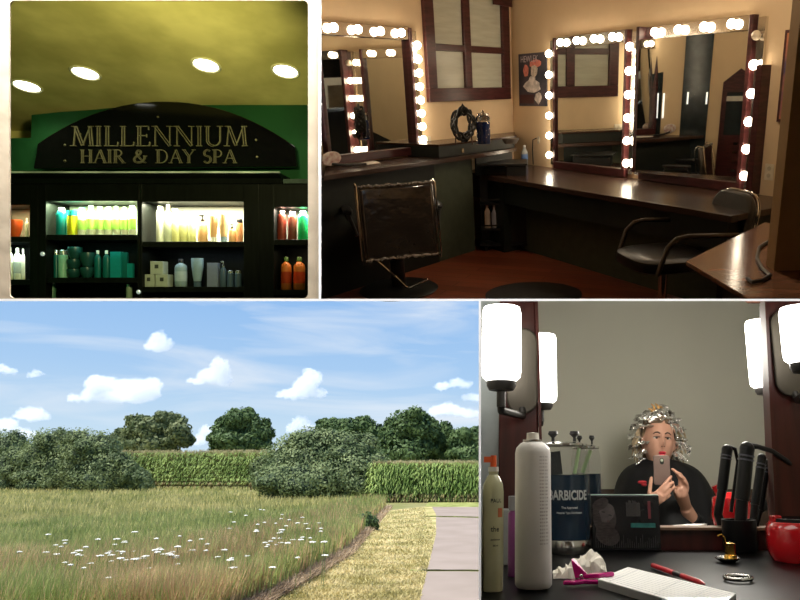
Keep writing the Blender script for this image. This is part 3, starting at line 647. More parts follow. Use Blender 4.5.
MB().slab([(b0 - .01, -offB), (b1, -offB), (-.01, -.02), (-.3, -.002), (b0 - .01, -.002)], bz + .001, bz + .018).build('top', m_counter, bx, smooth=False)
MB().slab([(b0 + .3, -offB + .002), (b0 + .33, -offB + .002), (b0 + .33, -offB + .011), (b0 + .3, -offB + .011)], bz - .08, bz - .04).build('handle', m_chrome, bx, smooth=False)
rc = thing('counter', 'long dark wood counter under the two mirrors, bulbs reflected along it', 'counter', WR, (0, 0, 0))
xe = 3.55
MB().slab([(offR * .36, -offR), (xe, -offR), (xe, -.001), (.004, -.001)], ZR - .045, ZR - 0).build('counter_top', m_counter, rc, smooth=False, bevel=.004)
MB().slab([(.35, -offR + .05), (xe - .1, -offR + .05), (xe - .1, -offR + .07), (.35, -offR + .07)], ZR - .25, ZR - .046).build('apron', m_apron, rc, smooth=False)
MB().slab([(.66, -offR + .25), (xe - .1, -offR + .25), (xe - .1, -offR + .27), (.66, -offR + .27)], HF + .002, ZR - .046).build('back_panel', m_gpanel, rc, smooth=False)
MB().slab([(.66, -offR + .04), (.95, -offR + .04), (.95, -offR + .24), (.66, -offR + .24)], HF + .002, ZR - .05).build('end_cabinet', m_apron, rc, smooth=False)
MB().slab([(xe - .1, -offR + .04), (xe - .05, -offR + .04), (xe - .05, -.01), (xe - .1, -.01)], HF + .002, ZR - .046).build('leg_panel', m_apron, rc, smooth=False)
# ---- things on the counters
def at(px, py, z): q = R2.onz(px, py, z); return (q.x, q.y, z)
pp = [R2.onz(*c, ZL + .002) for c in ((344, 163), (374, 160.5), (381, 163), (352, 166.5))]
cpt = sum(pp, Vector()) / 4
ps = MB().slab([(q.x - cpt.x, q.y - cpt.y) for q in pp], 0, .003).build('paper_sheet', mat('white paper', (.85, .8, .72), .7, var=.02), smooth=False, place=R2, loc=(cpt.x, cpt.y, ZL + .001)); tag(ps, 'white sheet of paper lying on the window side counter', 'paper')
def jar_blue(place, loc, label, r=.045, h=.2):
    t = thing('disinfectant_jar', label, 'jar', place, loc)
    MB().lathe([(.001, .002), (r * .9, .002), (r * .9, h * .68), (.001, h * .68)], 20).build('liquid', mat('dark blue liquid', (.01, .025, .12), .15, var=.1), t)
    MB().lathe([(r, 0), (r, h * .82), (r * .8, h * .88)], 20, cap=False).build('glass', mat('clear jar glass', (.9, .95, .95), .03, trans=1, var=.01), t)
    MB().lathe([(r * .85, h * .88), (r * .85, h * .93), (r * .2, h * .96), (r * .15, h * 1.03), (.001, h * 1.04)], 20).build('lid', m_chrome, t)
    return t
q = R2.onz(484, 143.5, bz + .021); jar_blue(R2, (q.x, q.y - .05, bz + .021), 'blue liquid jar with a chrome lid standing on the corner box', .06, .27)
MB_ = MB()
q = R2.onz(465, 144, bz + .021); wr = thing('twisted_ornament', 'black twisted ring ornament on thin legs on the corner box', 'ornament', R2, (q.x, q.y - .08, bz + .021))
for k in range(6):
    ph_ = k * 1.3; pts = [(.08 * (1 + .35 * sin(2 * a + ph_)) * cos(a), .04 * sin(2 * a + ph_), .17 + .11 * (1 + .3 * cos(3 * a + ph_ * 2)) * sin(a)) for a in [2 * PI * i / 28 for i in range(29)]]
    MB().tube(pts, .011, 6).build('twisted_band', m_blackp, wr)
for dx in (-.075, .07): MB().tube([(dx, 0, 0), (dx * .9, 0, .09)], .006, 6).build('leg', m_mahog, wr)
MB().tube([(-.03, 0, .26), (0, 0, .33), (.04, 0, .27)], .012, 6).build('peak', m_blackp, wr)
q = R2.onz(514, 143, bz + .021); bw = MB().lathe([(.001, 0), (.05, 0), (.07, .03), (.075, .045), (.07, .045), (.001, .012)], 20).build('small_bowl', mat('dim grey ceramic', (.2, .18, .16), .4), place=R2, loc=(q.x - .03, q.y - .06, bz + .021)); tag(bw, 'small shallow grey bowl at the corner end of the box unit', 'bowl')
q = WR.L @ Vector((on(WR, 524.5, 155, .09).x, -.09, 0)); wb = thing('water_bottle', 'clear plastic water bottle with a blue label in the corner', 'bottle', R2, (q.x, q.y, ZR + .001))
MB().lathe([(.001, 0), (.034, 0), (.036, .01), (.035, .06), (.036, .14), (.014, .18), (.013, .19)], 16).build('body', mat('pale clear plastic', (.55, .6, .62), .15, var=.05, alpha=.6), wb)
MB().lathe([(.037, .06), (.037, .12)], 16, cap=False).build('label', mat('blue bottle label', (.12, .22, .5), .4), wb)
MB().lathe([(.001, .19), (.015, .19), (.015, .21), (.001, .21)], 12).build('cap', mat('white bottle cap', (.8, .8, .8), .4), wb)
rb = thing('hair_brush', 'round pink and white brush head in front of the window side mirror', 'brush', WL, (on(WL, 331, 158, .2).x, -.2, ZL + .001))
MB().lathe([(.001, -.015), (.075, -.01), (.08, 0), (.075, .01), (.001, .015)], 24, TR(0, 0, .08, rx=PI / 2 + .2), sx=1.2, sy=.7).build('brush_head', mat('pink brush face', (.65, .35, .32), .5, scale=25, var=.3, col2=(.8, .75, .7)), rb)
MB().tube([(0, 0, .04), (.12, -.03, .02), (.3, -.05, .012)], .011, 8).build('handle', m_blackp, rb)
# ---- rolling cart with open bottle racks
yc = 6.2
o0 = R2.ony(503, 250, yc); ct = thing('rolling_cart', 'black rolling cart with open bottle racks, standing under the corner box', 'cart', R2, (o0.x, yc, HF))
def cxp(px, py=200): return R2.ony(px, py, yc).x - o0.x
def czp(py): return R2.ony(503, py, yc).z - HF
c0, c1, c2_ = cxp(479.5), cxp(507), cxp(527); ztop = czp(166)
MB().box(c1, c2_, 0, .4, .08, ztop).build('cart_body', m_blackp, ct, smooth=False, bevel=.01)
MB().box(c0, c1 - .001, .16, .4, .08, ztop - .03).build('rack_back', m_blackp, ct, smooth=False)
MB().box(c0 - .01, c2_ + .01, -.02, .42, ztop + .001, ztop + .02).build('top', m_blackp, ct, smooth=False, bevel=.004)
zr1, zr2 = czp(229), czp(203.5)
for z in (zr1, zr2):
    MB().box(c0, c1 - .001, 0, .159, z - .015, z).build('rack', m_blackp, ct, smooth=False)
    MB().box(c0, c1 - .001, -.006, -.001, z + .03, z + .045).build('rack_rail', m_blackp, ct, smooth=False)
MB().box(c0 - .01, c2_ + .01, -.01, .41, .06, .079).build('base', m_blackp, ct, smooth=False)
for x in (c0 + .05, c2_ - .05):
    for y in (.04, .36): MB().lathe([(.001, -.012), (.03, -.012), (.03, .012), (.001, .012)], 14, TR(x, y, .031, ry=PI / 2)).build('caster', m_blackp, ct)
MB().box(c1 + .01, c2_ - .01, -.006, -.001, .14, .5).build('drawer_front', m_blackp, ct, smooth=False)
mcap = mat('pale cap', (.5, .45, .42), .4)
for px, pt, zz, col, lb in ((486.5, 204, zr1, (.55, .42, .34), 'tan bottle on the lower cart rack, nearest the sage panel'), (493.5, 206, zr1, (.36, .36, .42), 'grey bottle in the middle of the lower cart rack'), (501, 204, zr1, (.52, .42, .36), 'slim tan bottle on the lower cart rack, next to the cart body'), (498.5, 180, zr2, (.38, .22, .2), 'reddish bottle on the upper cart rack'), (503.5, 177, zr2, (.5, .44, .42), 'pale bottle on the upper cart rack')):
    h = czp(pt) - zz; t = thing('spray_bottle', lb, 'bottle', R2, (o0.x + cxp(px), yc + .07, HF + zz + .001), 0, 'bottles on the rolling cart'); r = .028
    MB().lathe([(.001, 0), (r, 0), (r, h * .65), (r * .4, h * .8), (r * .4, h * .85)], 14).build('body', mat('cart ' + lb[:14], col, .4), t)
    MB().lathe([(.001, h * .85), (r * .45, h * .85), (r * .4, h), (.001, h)], 10).build('cap', mcap, t)
# ---- black round mat at the front
q = R2.onz(530, 297, HF); cm = R2.onz(530, 294, HF)
rm = MB().lathe([(.001, .001), (.37, .001), (.37, .012), (.355, .018), (.001, .018)], 40, None, sx=1, sy=.86)
q = R2.onz(535, 283, HF)
rm.v = [v for v in rm.v]
mt = rm.build('floor_mat', mat('black rubber mat', (.012, .012, .014), .6, var=.5, scale=60, bump=.5), place=R2, loc=(q.x - .02, q.y - .33, HF)); tag(mt, 'black speckled rubber mat on the floor in front of the rolling cart', 'mat')
# ---- styling chair seen from behind, its back wrapped in clear film
m_film = mat('black vinyl under clear film', (.03, .024, .020), .16, var=.3, scale=9, bump=.45, bscale=11, spec=.7, coat=1)
hc = R2.onz(392, 294, HF)
ch = thing('styling_chair', 'black styling chair with a film-wrapped back, facing the window counter', 'chair', R2, (hc.x + .04, hc.y + .10, HF), .34)
MB().lathe([(.001, .002), (.30, .002), (.31, .012), (.28, .03), (.06, .045), (.001, .046)], 36).build('base', m_blackp, ch)
MB().lathe([(.055, .04), (.055, .25), (.035, .26), (.035, .42)], 20).build('pump_column', m_blackp, ch)
def cushion(mb, hx, hy, hz, T, n=24, e=4):
    vs = []; k = 10
    for i in range(k + 1):
        a = PI * i / k - PI / 2; cz, rr = sin(a), cos(a)
        cz = math.copysign(abs(cz) ** .5, cz); rr = rr ** .5
        for j in range(n):
            q = 2 * PI * j / n; c_, s__ = cos(q), sin(q)
            vs.append((hx * rr * math.copysign(abs(c_) ** (2 / e), c_), hy * rr * math.copysign(abs(s__) ** (2 / e), s__), hz * cz))
    mb.add(vs, [(i * n + j, i * n + (j + 1) % n, (i + 1) * n + (j + 1) % n, (i + 1) * n + j) for i in range(k) for j in range(n)], T); return mb
cushion(MB(), .26, .25, .06, TR(0, 0, .48)).build('seat', m_leather, ch)
BT = TR(0, -.24, .60, rx=-.12)
MB().box(-.275, .275, -.04, .03, -.27, .27, BT).build('backrest', m_film, ch, bevel=.03)
def loop(s): return [BT @ Vector(p) for p in ((s * .285, .05, -.27), (s * .285, .055, .24), (s * .285, .02, .285), (s * .285, -.04, .27), (s * .285, -.055, -.25), (s * .285, -.03, -.285), (s * .285, .05, -.275))]
for s in (-1, 1): MB().tube(loop(s), .0075, 8).build('back_frame', m_chrome, ch)
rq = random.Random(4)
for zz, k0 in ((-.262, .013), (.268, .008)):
    MB().tube([BT @ Vector((-.27 + .54 * i / 30, -.045 + rq.uniform(-.004, .004), zz + rq.uniform(-.006, .006))) for i in range(31)], [k0 * rq.uniform(.5, 1.2) for _ in range(31)], 6).build('crinkled_film_highlight', mat('crinkled film highlight', (.30, .27, .25), .18, var=.7, scale=60, spec=.8, coat=1), ch)  # crumpled film edges, their highlights put into the pale grey colour
for s in (-1, 1):
    MB().tube([(s * .30, -.16, .5), (s * .34, -.1, .64), (s * .34, .14, .64), (s * .33, .2, .5)], .014, 8).build('arm', m_blackp, ch)
    a = MB(); cushion(a, .035, .16, .02, TR(s * .34, .02, .665), e=3); a.build('arm_pad', m_leather, ch)
MB().tube([(-.2, -.22, .34), (-.12, -.27, .26), (.0, -.33, .12), (.03, -.33, .11), (.18, -.27, .14)], .009, 8).build('foot_bar', m_chrome, ch)
# ---- low-backed armchair in profile
sp = R2.onz(676, 262, -1.07)
ar = thing('salon_armchair', 'black armchair with looped metal arms and a rounded back, beside the desk', 'chair', R2, (sp.x + .0, sp.y + .1, HF), 0)
ar.matrix_world = R2.M @ Matrix.Translation((sp.x - .05, sp.y + .12, HF)) @ Matrix.Rotation(1.86, 4, 'Z')
m_arm = mat('satin dark metal arm', (.07, .06, .055), .35, metal=.6, var=.1)
cushion(MB(), .27, .27, .055, TR(0, .02, .43), e=3.2).build('seat', m_leather, ar)
BB = TR(0, -.47, .60, rx=.20)
def rr2(w, h, r, n=8): return [(cx + r * cos(math.radians(a0 + 90 * k / n)), cz + r * sin(math.radians(a0 + 90 * k / n))) for cx, cz, a0 in ((w - r, h - r, 0), (-w + r, h - r, 90), (-w + r, -h + r, 180), (w - r, -h + r, 270)) for k in range(n + 1)]
MB().prism(rr2(.22, .24, .13), -.03, .03, BB).build('backrest', mat('satin black vinyl back', (.022, .020, .018), .28, var=.2, scale=20, spec=.8), ar, bevel=.018)
MB().tube([BB @ Vector((x, -.035, z)) for x, z in (rr2(.228, .248, .13)[-1:] + rr2(.228, .248, .13)[:19])], .009, 8).build('back_rim', m_chrome, ar)
for s in (-1, 1): MB().tube([(s * .28, .2, .40), (s * .285, .14, .57), (s * .285, .08, .62), (s * .285, 0, .63), (s * .27, -.47, .60)], .016, 10).build('arm', m_arm, ar)
MB().lathe([(.03, .04), (.03, .36), (.12, .37), (.12, .38)], 16).build('column', m_chrome, ar)
MB().lathe([(.001, .002), (.26, .002), (.27, .012), (.24, .028), (.05, .045), (.001, .046)], 32).build('base', m_blackp, ar)
# ---- desk and wall end at the near right
da, db = R2.onz(686, 261, -.74), R2.onz(747, 297.5, -.74)
dc = R2.onz(765, 222, -.74)
pe = R2.onz(775, 290, -.74)
m_desk = mat('glossy brown desk top', (.16, .075, .045), .16, var=.25, scale=5, stretch=(1, 5, 1), spec=.6)
dk = thing('wall_desk', 'glossy brown desk corner jutting from the near wall end, a dark cord on it', 'desk', R2, (da.x, da.y, -.74))
far = R2.onz(790, 232, -.74); near = R2.onz(800, 297.5, -.74)
pg = [(0, 0), (db.x - da.x, db.y - da.y), (near.x - da.x, near.y - da.y), (far.x - da.x + .1, far.y - da.y), (dc.x - da.x, dc.y - da.y)]
MB().slab(pg, -.02, 0).build('desk_top', m_desk, dk, smooth=False, bevel=.003)
MB().slab([(x * .985 + .01, y * .985) for x, y in pg], -.026, -.0205).build('edge_band', m_mahog, dk, smooth=False)
gl = [(.05, -.02), (db.x - da.x + .05, db.y - da.y + .12), (near.x - da.x, near.y - da.y + .08), (far.x - da.x, far.y - da.y - .12), (dc.x - da.x, dc.y - da.y - .14)]
ns = [R2.onz(x, y, -.738) for x, y in ((778, 243), (768, 243), (759, 249), (757, 260), (762, 270), (770, 277), (762, 282), (752, 284), (747, 280))]
cd_ = MB().tube([(v.x, v.y, -.731) for v in ns], .008, 8).build('black_cord', m_blackp, place=R2); tag(cd_, 'dark curved cord lying on the glossy brown desk', 'cord')
# near wall end (door jamb) at the picture's edge
y_ = 2.62
e0 = R2.ray(796.5, 10); e0 = e0 * (y_ / e0.y)
pil = MB().box(0, 1.2, 0, .06, -2.2, 1.4)
e1 = R2.ray(771.5, 299); e1 = e1 * (y_ / e1.y)
m_end = mat('brown tan wall end', (.30, .19, .085), .85, var=.05)
zlow = R2.ray(780, 299.4); zlow = zlow * (y_ / zlow.y)
pil = MB(); pil.add([(e1.x - .003, 0, e1.z - 0), (e1.x + .42, 0, e1.z + .0), (e1.x + .42, 0, CEIL), (e1.x - .003, 0, CEIL), (e1.x - .003, .09, e1.z + .03), (e1.x + .42, .09, e1.z + .03), (e1.x + .42, .09, CEIL), (e1.x - .003, .09, CEIL)],
        [(0, 1, 2, 3), (7, 6, 5, 4), (0, 3, 7, 4), (1, 5, 6, 2), (0, 4, 5, 1), (3, 2, 6, 7)])
o = pil.build('wall_end', m_end, smooth=False, place=R2, loc=(0, y_, 0)); o['kind'] = 'structure'
# walls of the salon behind and to the side of the view, seen only in the mirrors
wallq('wall_far_side', RW(3.9), (3.0, 1.1), HF, CEIL, m_beige)
wallq('wall_near', (.62, 1.1), (3.0, 1.1), HF, CEIL, m_beige)
def seen(px, py, x0, x1, turn=.12):                 # where a mirror's view lands on the partition wall
    a = WR.L @ Vector((x0, -.008 - turn, 0)); b = WR.L @ Vector((x1, -.008, 0))
    d = (b - a).normalized(); n = Vector((-d.y, d.x, 0)); p = R2.onw(px, py, a, n); r = p.normalized(); r = r - n * 2 * r.dot(n)
    pn = (R2.inv @ Vector((1, 0, 0)) * 1.0)
    u = R2.ray(320.6, 0).cross(R2.ray(320.6, 300)).normalized()
    t = -u.dot(p) / u.dot(r)
    return p + r * t
xm0, xm1 = on(WR, 649, 100).x, on(WR, 762, 100).x
def ppt(y, z, off=0):                                # point on the partition wall at depth y, height z
    u = R2.ray(320.6, 0).cross(R2.ray(320.6, 300)).normalized()
    if u.x < 0: u = -u
    x = -(u.y * y + u.z * z) / u.x
    return Vector((x, y, z)) + u * off
def pslab(pts, t0, t1):
    a = [ppt(y, z, t0) for y, z in pts]; b = [ppt(y, z, t1) for y, z in pts]; n = len(pts)
    return MB().add([tuple(v) for v in a + b], [tuple(range(n)), tuple(range(2 * n - 1, n - 1, -1))] + [(i, (i + 1) % n, n + (i + 1) % n, n + i) for i in range(n)])
m_slate = mat('dark slate glass', (.02, .026, .028), .15, var=.2)
dr_ = thing('door_1', None, None, R2); dr_['kind'] = 'structure'
def sy(px): return seen(px, 100, xm0, xm1).y
def szz(px, py): return seen(px, py, xm0, xm1).z
d0, d1 = sy(687), sy(714); h0, h1 = sy(727), sy(760)
pslab([(d0, -1.3), (d1, -1.3), (d1, szz(700, 30)), (d0, szz(700, 32))], .001, .006).build('door_panel', m_slate, dr_, smooth=False)
for px in (692, 711): y = sy(px); pslab([(y, szz(px, 104)), (y - .018, szz(px, 104)), (y - .018, szz(px, 92)), (y, szz(px, 92))], .0065, .009).build('door_strip_light', mat('lit pale tube', (.9, .9, .85), .4, es=1.2, ecol=(1, .97, .9)), dr_, smooth=False)  # glowing upright strip lights over the door panel
e0_, e1_ = sy(655), sy(667)
sd_ = thing('door_2', None, None, R2); sd_['kind'] = 'structure'
pslab([(e0_, -1.2), (e1_, -1.2), (e1_, szz(660, 72)), (e0_, szz(660, 74))], .001, .005).build('door_panel', m_slate, sd_, smooth=False)
for px in (662, 668): y = sy(px); pslab([(y, szz(px, 118)), (y - .02, szz(px, 118)), (y - .02, szz(px, 93)), (y, szz(px, 93))], .0065, .009).build('light_tube', mat('lit pale tube', (.9, .9, .85), .4, es=1.2, ecol=(1, .97, .9)), sd_, smooth=False)
hu = thing('tall_cabinet', 'dark red tall cabinet with a peaked top, seen in the widest mirror', 'cabinet', R2)
hm = (h0 + h1) / 2; zt0 = szz(730, 82); zt1 = szz(745, 68)
pslab([(h0, -1.25), (h1, -1.25), (h1, zt0 + .03), (hm, zt1), (h0, zt0)], .001, .006).build('body', m_mahog, hu, smooth=False)
g0, g1 = h0 + (h1 - h0) * .15, h1 - (h1 - h0) * .15
pslab([(g0, szz(735, 135)), (g1, szz(735, 135)), (g1, szz(735, 92)), (g0, szz(735, 92))], .0065, .008).build('glass_door', m_slate, hu, smooth=False)
pslab([(g0, szz(735, 101)), (g1, szz(735, 101)), (g1, szz(735, 96)), (g0, szz(735, 96))], .0085, .009).build('shelf', mat('pale shelf', (.5, .48, .42), .6), hu, smooth=False)
for k in range(4): z = szz(737, 145 + 9 * k); pslab([(hm, z), (hm - .05, z), (hm - .05, z + .03), (hm, z + .03)], .0065, .009).build('knob', m_chrome, hu, smooth=False)
light('POINT', 'salon fill light', R2, (.9, 3.5, 1.08), 250, (1, .80, .56), shadow_soft_size=.15)  # unseen fill added for the room's general brightness
light('POINT', 'near wall fill light', R2, (1.1, 1.5, .75), 150, (1, .80, .52), shadow_soft_size=.12)  # unseen fill added so the near wall end does not go black
# ================================================================ 3. meadow, corn and trees under a blue sky
W3 = OPEN
HE = EYE.z
def gp(px, py, z=0):                                  # ground point (world) for a pixel
    q = W3.onz(px, py, z - HE); return Vector((q.x, q.y, z))
def up_at(px, py, y):                                 # world point at distance y
    q = W3.ony(px, py, y); return Vector((q.x, q.y, q.z + HE))
class World_: M = Matrix.Identity(4)
WD = World_
m_ground = bpy.data.materials.new('meadow soil and thatch'); m_ground.use_nodes = True
nt = m_ground.node_tree; N = nt.nodes; L = nt.links; p = N['Principled BSDF']; p.inputs['Roughness'].default_value = .95; p.inputs['Specular IOR Level'].default_value = .1
tc = N.new('ShaderNodeTexCoord'); nz = N.new('ShaderNodeTexNoise'); nz.inputs['Scale'].default_value = .35; nz.inputs['Detail'].default_value = 8
rp_ = N.new('ShaderNodeValToRGB'); rp_.color_ramp.elements[0].color = (.20, .21, .08, 1); rp_.color_ramp.elements[1].color = (.34, .29, .15, 1); rp_.color_ramp.elements[0].position = .4; rp_.color_ramp.elements[1].position = .65
L.new(tc.outputs['Object'], nz.inputs['Vector']); L.new(nz.outputs['Fac'], rp_.inputs[0]); L.new(rp_.outputs[0], p.inputs['Base Color'])
g = MB().add([(-260, 4, 0), (200, 4, 0), (200, 420, 0), (-260, 420, 0)], [(0, 1, 2, 3)]).build('ground', m_ground, smooth=False, place=WD); g['kind'] = 'structure'
def leafmat(name, c1, c2, scale=1.2, tl=.25, rough=.6):
    return mat(name, c1, rough, var=.2, scale=scale, col2=c2, tl=tl, spec=.25)
m_mown = mat('dry mown grass', (.38, .36, .13), .95, var=.25, scale=1.1, col2=(.58, .49, .24), spec=.05, detail=9, bump=.6, bscale=14)
m_asph = mat('weathered asphalt', (.30, .245, .20), .9, var=.05, scale=.8, col2=(.33, .27, .225), detail=10, spec=.1)
m_far = mat('short green verge', (.24, .27, .08), .95, var=.2, scale=1.5, spec=.05, col2=(.36, .38, .14))
def flat(name, pxs, z, m, kind='structure'):
    P = [gp(*q, 0) for q in pxs]
    o = MB().add([(q.x, q.y, z) for q in P], [tuple(range(len(P)))]).build(name, m, smooth=False, place=WD); o['kind'] = kind; return o
flat('path', [(425, 507), (388, 511), (345, 556), (262, 601), (200, 640), (430, 640), (420, 600), (432, 560), (437, 530), (440, 507)], .02, m_mown)
flat('road', [(432, 507.5), (436, 515), (436, 535), (430, 560), (420, 601), (410, 640), (560, 640), (560, 507.5)], .03, m_asph)
flat('road_verge', [(430, 500), (425, 507), (520, 508.5), (520, 500)], .025, m_far)
# cracks with grass across the asphalt
cr = MB()
for (a, b, c, d) in ((432, 517, 500, 518.5), (425, 572, 500, 572.5)):
    n = 26
    for k in range(n):
        u = k / n; px = a + (c - a) * u; py = b + (d - b) * u + random.uniform(-.35, .35)
        q = gp(px, py); w = random.uniform(.3, .7) * (1 if py < 540 else .5)
        cr.slab([(q.x - w, q.y - .06), (q.x + w, q.y - .04), (q.x + w, q.y + .07), (q.x - w, q.y + .05)], .03, .038)
o = cr.build('road_crack_grass', m_far, smooth=False, place=WD); tag(o, 'thin strips of grass growing in the cracks across the asphalt', 'grass', kind='stuff')
# ---- grass built from blades
def blades(name, P, h, w, m, lean=.35, label=None, cat='grass', heads=0, hm=None):
    """P: n x 2 ground points, h: n heights, w: n widths; one tapering bent blade each"""
    n = len(P); a = rng.uniform(0, 2 * PI, n); ca, sa = np.cos(a) * w / 2, np.sin(a) * w / 2
    la = rng.uniform(0, 2 * PI, n); ld = h * rng.uniform(.05, lean, n); lx, ly = np.cos(la) * ld, np.sin(la) * ld
    V = np.zeros((n, 5, 3))
    V[:, 0] = np.c_[P[:, 0] - ca, P[:, 1] - sa, np.zeros(n)]; V[:, 1] = np.c_[P[:, 0] + ca, P[:, 1] + sa, np.zeros(n)]
    V[:, 2] = np.c_[P[:, 0] + ca * .8 + lx * .35, P[:, 1] + sa * .8 + ly * .35, h * .6]; V[:, 3] = np.c_[P[:, 0] - ca * .8 + lx * .35, P[:, 1] - sa * .8 + ly * .35, h * .6]
    V[:, 4] = np.c_[P[:, 0] + lx, P[:, 1] + ly, h]
    base = (np.arange(n) * 5)[:, None]
    q = (base + np.array([[0, 1, 2, 3]])); t = (base + np.array([[3, 2, 4]]))
    me = bpy.data.meshes.new(name); me.vertices.add(n * 5); me.vertices.foreach_set('co', V.reshape(-1))
    me.loops.add(n * 7); me.polygons.add(n * 2)
    li = np.empty((n, 7), np.int32); li[:, :4] = q; li[:, 4:] = t
    me.loops.foreach_set('vertex_index', li.reshape(-1))
    st = np.empty((n, 2), np.int32); st[:, 0] = np.arange(n) * 7; st[:, 1] = st[:, 0] + 4
    me.polygons.foreach_set('loop_start', st.reshape(-1)); me.update(calc_edges=True)
    me.materials.append(m); o = bpy.data.objects.new(name, me); COL.objects.link(o)
    return tag(o, label, cat, kind='stuff')
def inpoly(P, poly):
    x, y = P[:, 0], P[:, 1]; c = np.zeros(len(P), bool); j = len(poly) - 1
    for i in range(len(poly)):
        xi, yi = poly[i]; xj, yj = poly[j]
        c ^= ((yi > y) != (yj > y)) & (x < (xj - xi) * (y - yi) / (yj - yi + 1e-12) + xi); j = i
    return c
def scatter(n, poly_px, ymin, ymax, power=1.6):
    """random ground points, thinning out with distance, inside a region outlined on the ground"""
    poly = [gp(*q) for q in poly_px]; poly = [(q.x, q.y) for q in poly]
    xs_ = [q[0] for q in poly]; out = []
    tot = 0
    while tot < n:
        u = rng.uniform(0, 1, n * 2); k = 1 - power
        y = (ymin ** k + u * (ymax ** k - ymin ** k)) ** (1 / k)
        x = rng.uniform(-.88, -.02, n * 2) * y * 1.0
        P = np.c_[x, y]; P = P[inpoly(P, poly)]; out.append(P); tot += len(P)
    return np.concatenate(out)[:n]
field = [(-60, 489), (150, 488), (250, 489), (330, 492), (384, 498), (386, 506), (345, 552), (272, 596), (190, 640), (-60, 640)]
m_meadow = leafmat('meadow grass blades', (.37, .41, .125), (.68, .60, .27), scale=.45, tl=.35)
m_brown = leafmat('dry brown seed grass', (.60, .37, .20), (.78, .56, .31), scale=.8, tl=.35)
m_lush = leafmat('lush green grass', (.27, .38, .09), (.46, .50, .18), scale=.6, tl=.3)
P = scatter(95000, field, 9, 64, 1.9)
d = P[:, 1]
blades('meadow_grass', P, rng.uniform(.25, .6, len(P)) * (1 - .25 * (d > 40)), .006 + d * .0011, m_meadow, label='rough green and straw meadow grass filling the field')
lush = [(-60, 540), (60, 530), (200, 520), (300, 520), (330, 535), (250, 545), (120, 560), (-60, 570)]
P = scatter(17000, lush, 9, 50, 2.0); d = P[:, 1]
blades('lush_grass', P, rng.uniform(.3, .62, len(P)), .006 + d * .001, m_lush, label='greener lush band of grass across the middle of the field')
edge = [(386, 499), (386, 507), (347, 553), (275, 597), (190, 640), (-60, 640), (-60, 585), (90, 574), (190, 560), (290, 530), (350, 505)]
P = scatter(72000, edge, 8.5, 45, 1.7); d = P[:, 1]
cl_ = np.sin(P[:, 0] * 1.3 + 2 * np.sin(P[:, 1] * .7)) * np.cos(P[:, 1] * .9 + P[:, 0] * .4) + rng.normal(size=len(P)) * .55
P = P[cl_ > -.15]; d = P[:, 1]
blades('brown_seed_grass', P, rng.uniform(.4, .85, len(P)) * np.clip(1.05 - d * .009, .5, 1), .005 + d * .0007, m_brown, lean=.3, label='tall brown seed-headed grass along the near field edge')
P = scatter(30000, edge, 8.5, 40, 1.7); d = P[:, 1]
blades('edge_green_grass', P, rng.uniform(.4, .8, len(P)), .006 + d * .0007, m_lush, label='green blades mixed into the tall brown grass')
thatch = [(386, 508), (392, 508), (352, 556), (280, 600), (240, 625), (190, 640), (262, 600), (342, 555)]
P = scatter(9000, thatch, 9, 42, 1.7); blades('dead_thatch', P, rng.uniform(.08, .25, len(P)), .012 + P[:, 1] * .0008, leafmat('dead pinkish thatch', (.42, .30, .20), (.55, .42, .28)), lean=1.5, label='low dead thatch between tall grass and mown strip', cat='thatch')
mown = [(424, 508), (392, 511), (352, 556), (275, 603), (225, 640), (415, 640), (420, 600), (430, 560), (436, 530)]
P = scatter(30000, mown, 9, 42, 1.9)
blades('mown_grass', P, rng.uniform(.03, .09, len(P)), .012 + P[:, 1] * .0009, leafmat('mown straw grass', (.46, .40, .15), (.74, .62, .34), scale=1.2), lean=1.2, label='short straw coloured mown grass beside the asphalt')
# white wildflower heads
wf = None
m_wf = mat('white flower head', (.80, .80, .72), .8, var=.05); m_st = mat('green flower stem', (.16, .22, .07), .7)
spots = []
for _ in range(120):
    if random.random() < .6: px, py = random.gauss(125, 70), random.gauss(549, 8)
    else: px, py = random.gauss(282, 34), random.gauss(528, 12)
    if 2 < px < 335 and py < 571: spots.append((px, py))
for i, (px, py) in enumerate(spots):
    q = W3.onz(px, py, .74 - HE); q = Vector((q.x, q.y, 0))
    if wf is None:
        wf = thing('white_wildflower', 'white flat-topped wildflower on a thin green stem among the meadow grass', 'flower', WD, q, 0, 'white wildflowers in the meadow')
        MB().tube([(0, 0, 0), (.01, 0, .4), (0, .01, .72)], .006, 5).build('stem', m_st, wf)
        b = MB()
        for k in range(9):
            a = k * 2.4; r = .016 * math.sqrt(k) * 1.3; b.ball((r * cos(a), r * sin(a), .735 - r * .15), (.020, .020, .012), 7)
        b.build('flower_head', m_wf, wf)
    else:
        s = random.uniform(.5, 1.0); dup(wf, WD, q, random.uniform(0, 6), scale=(s, s, random.uniform(.8, 1.1)))
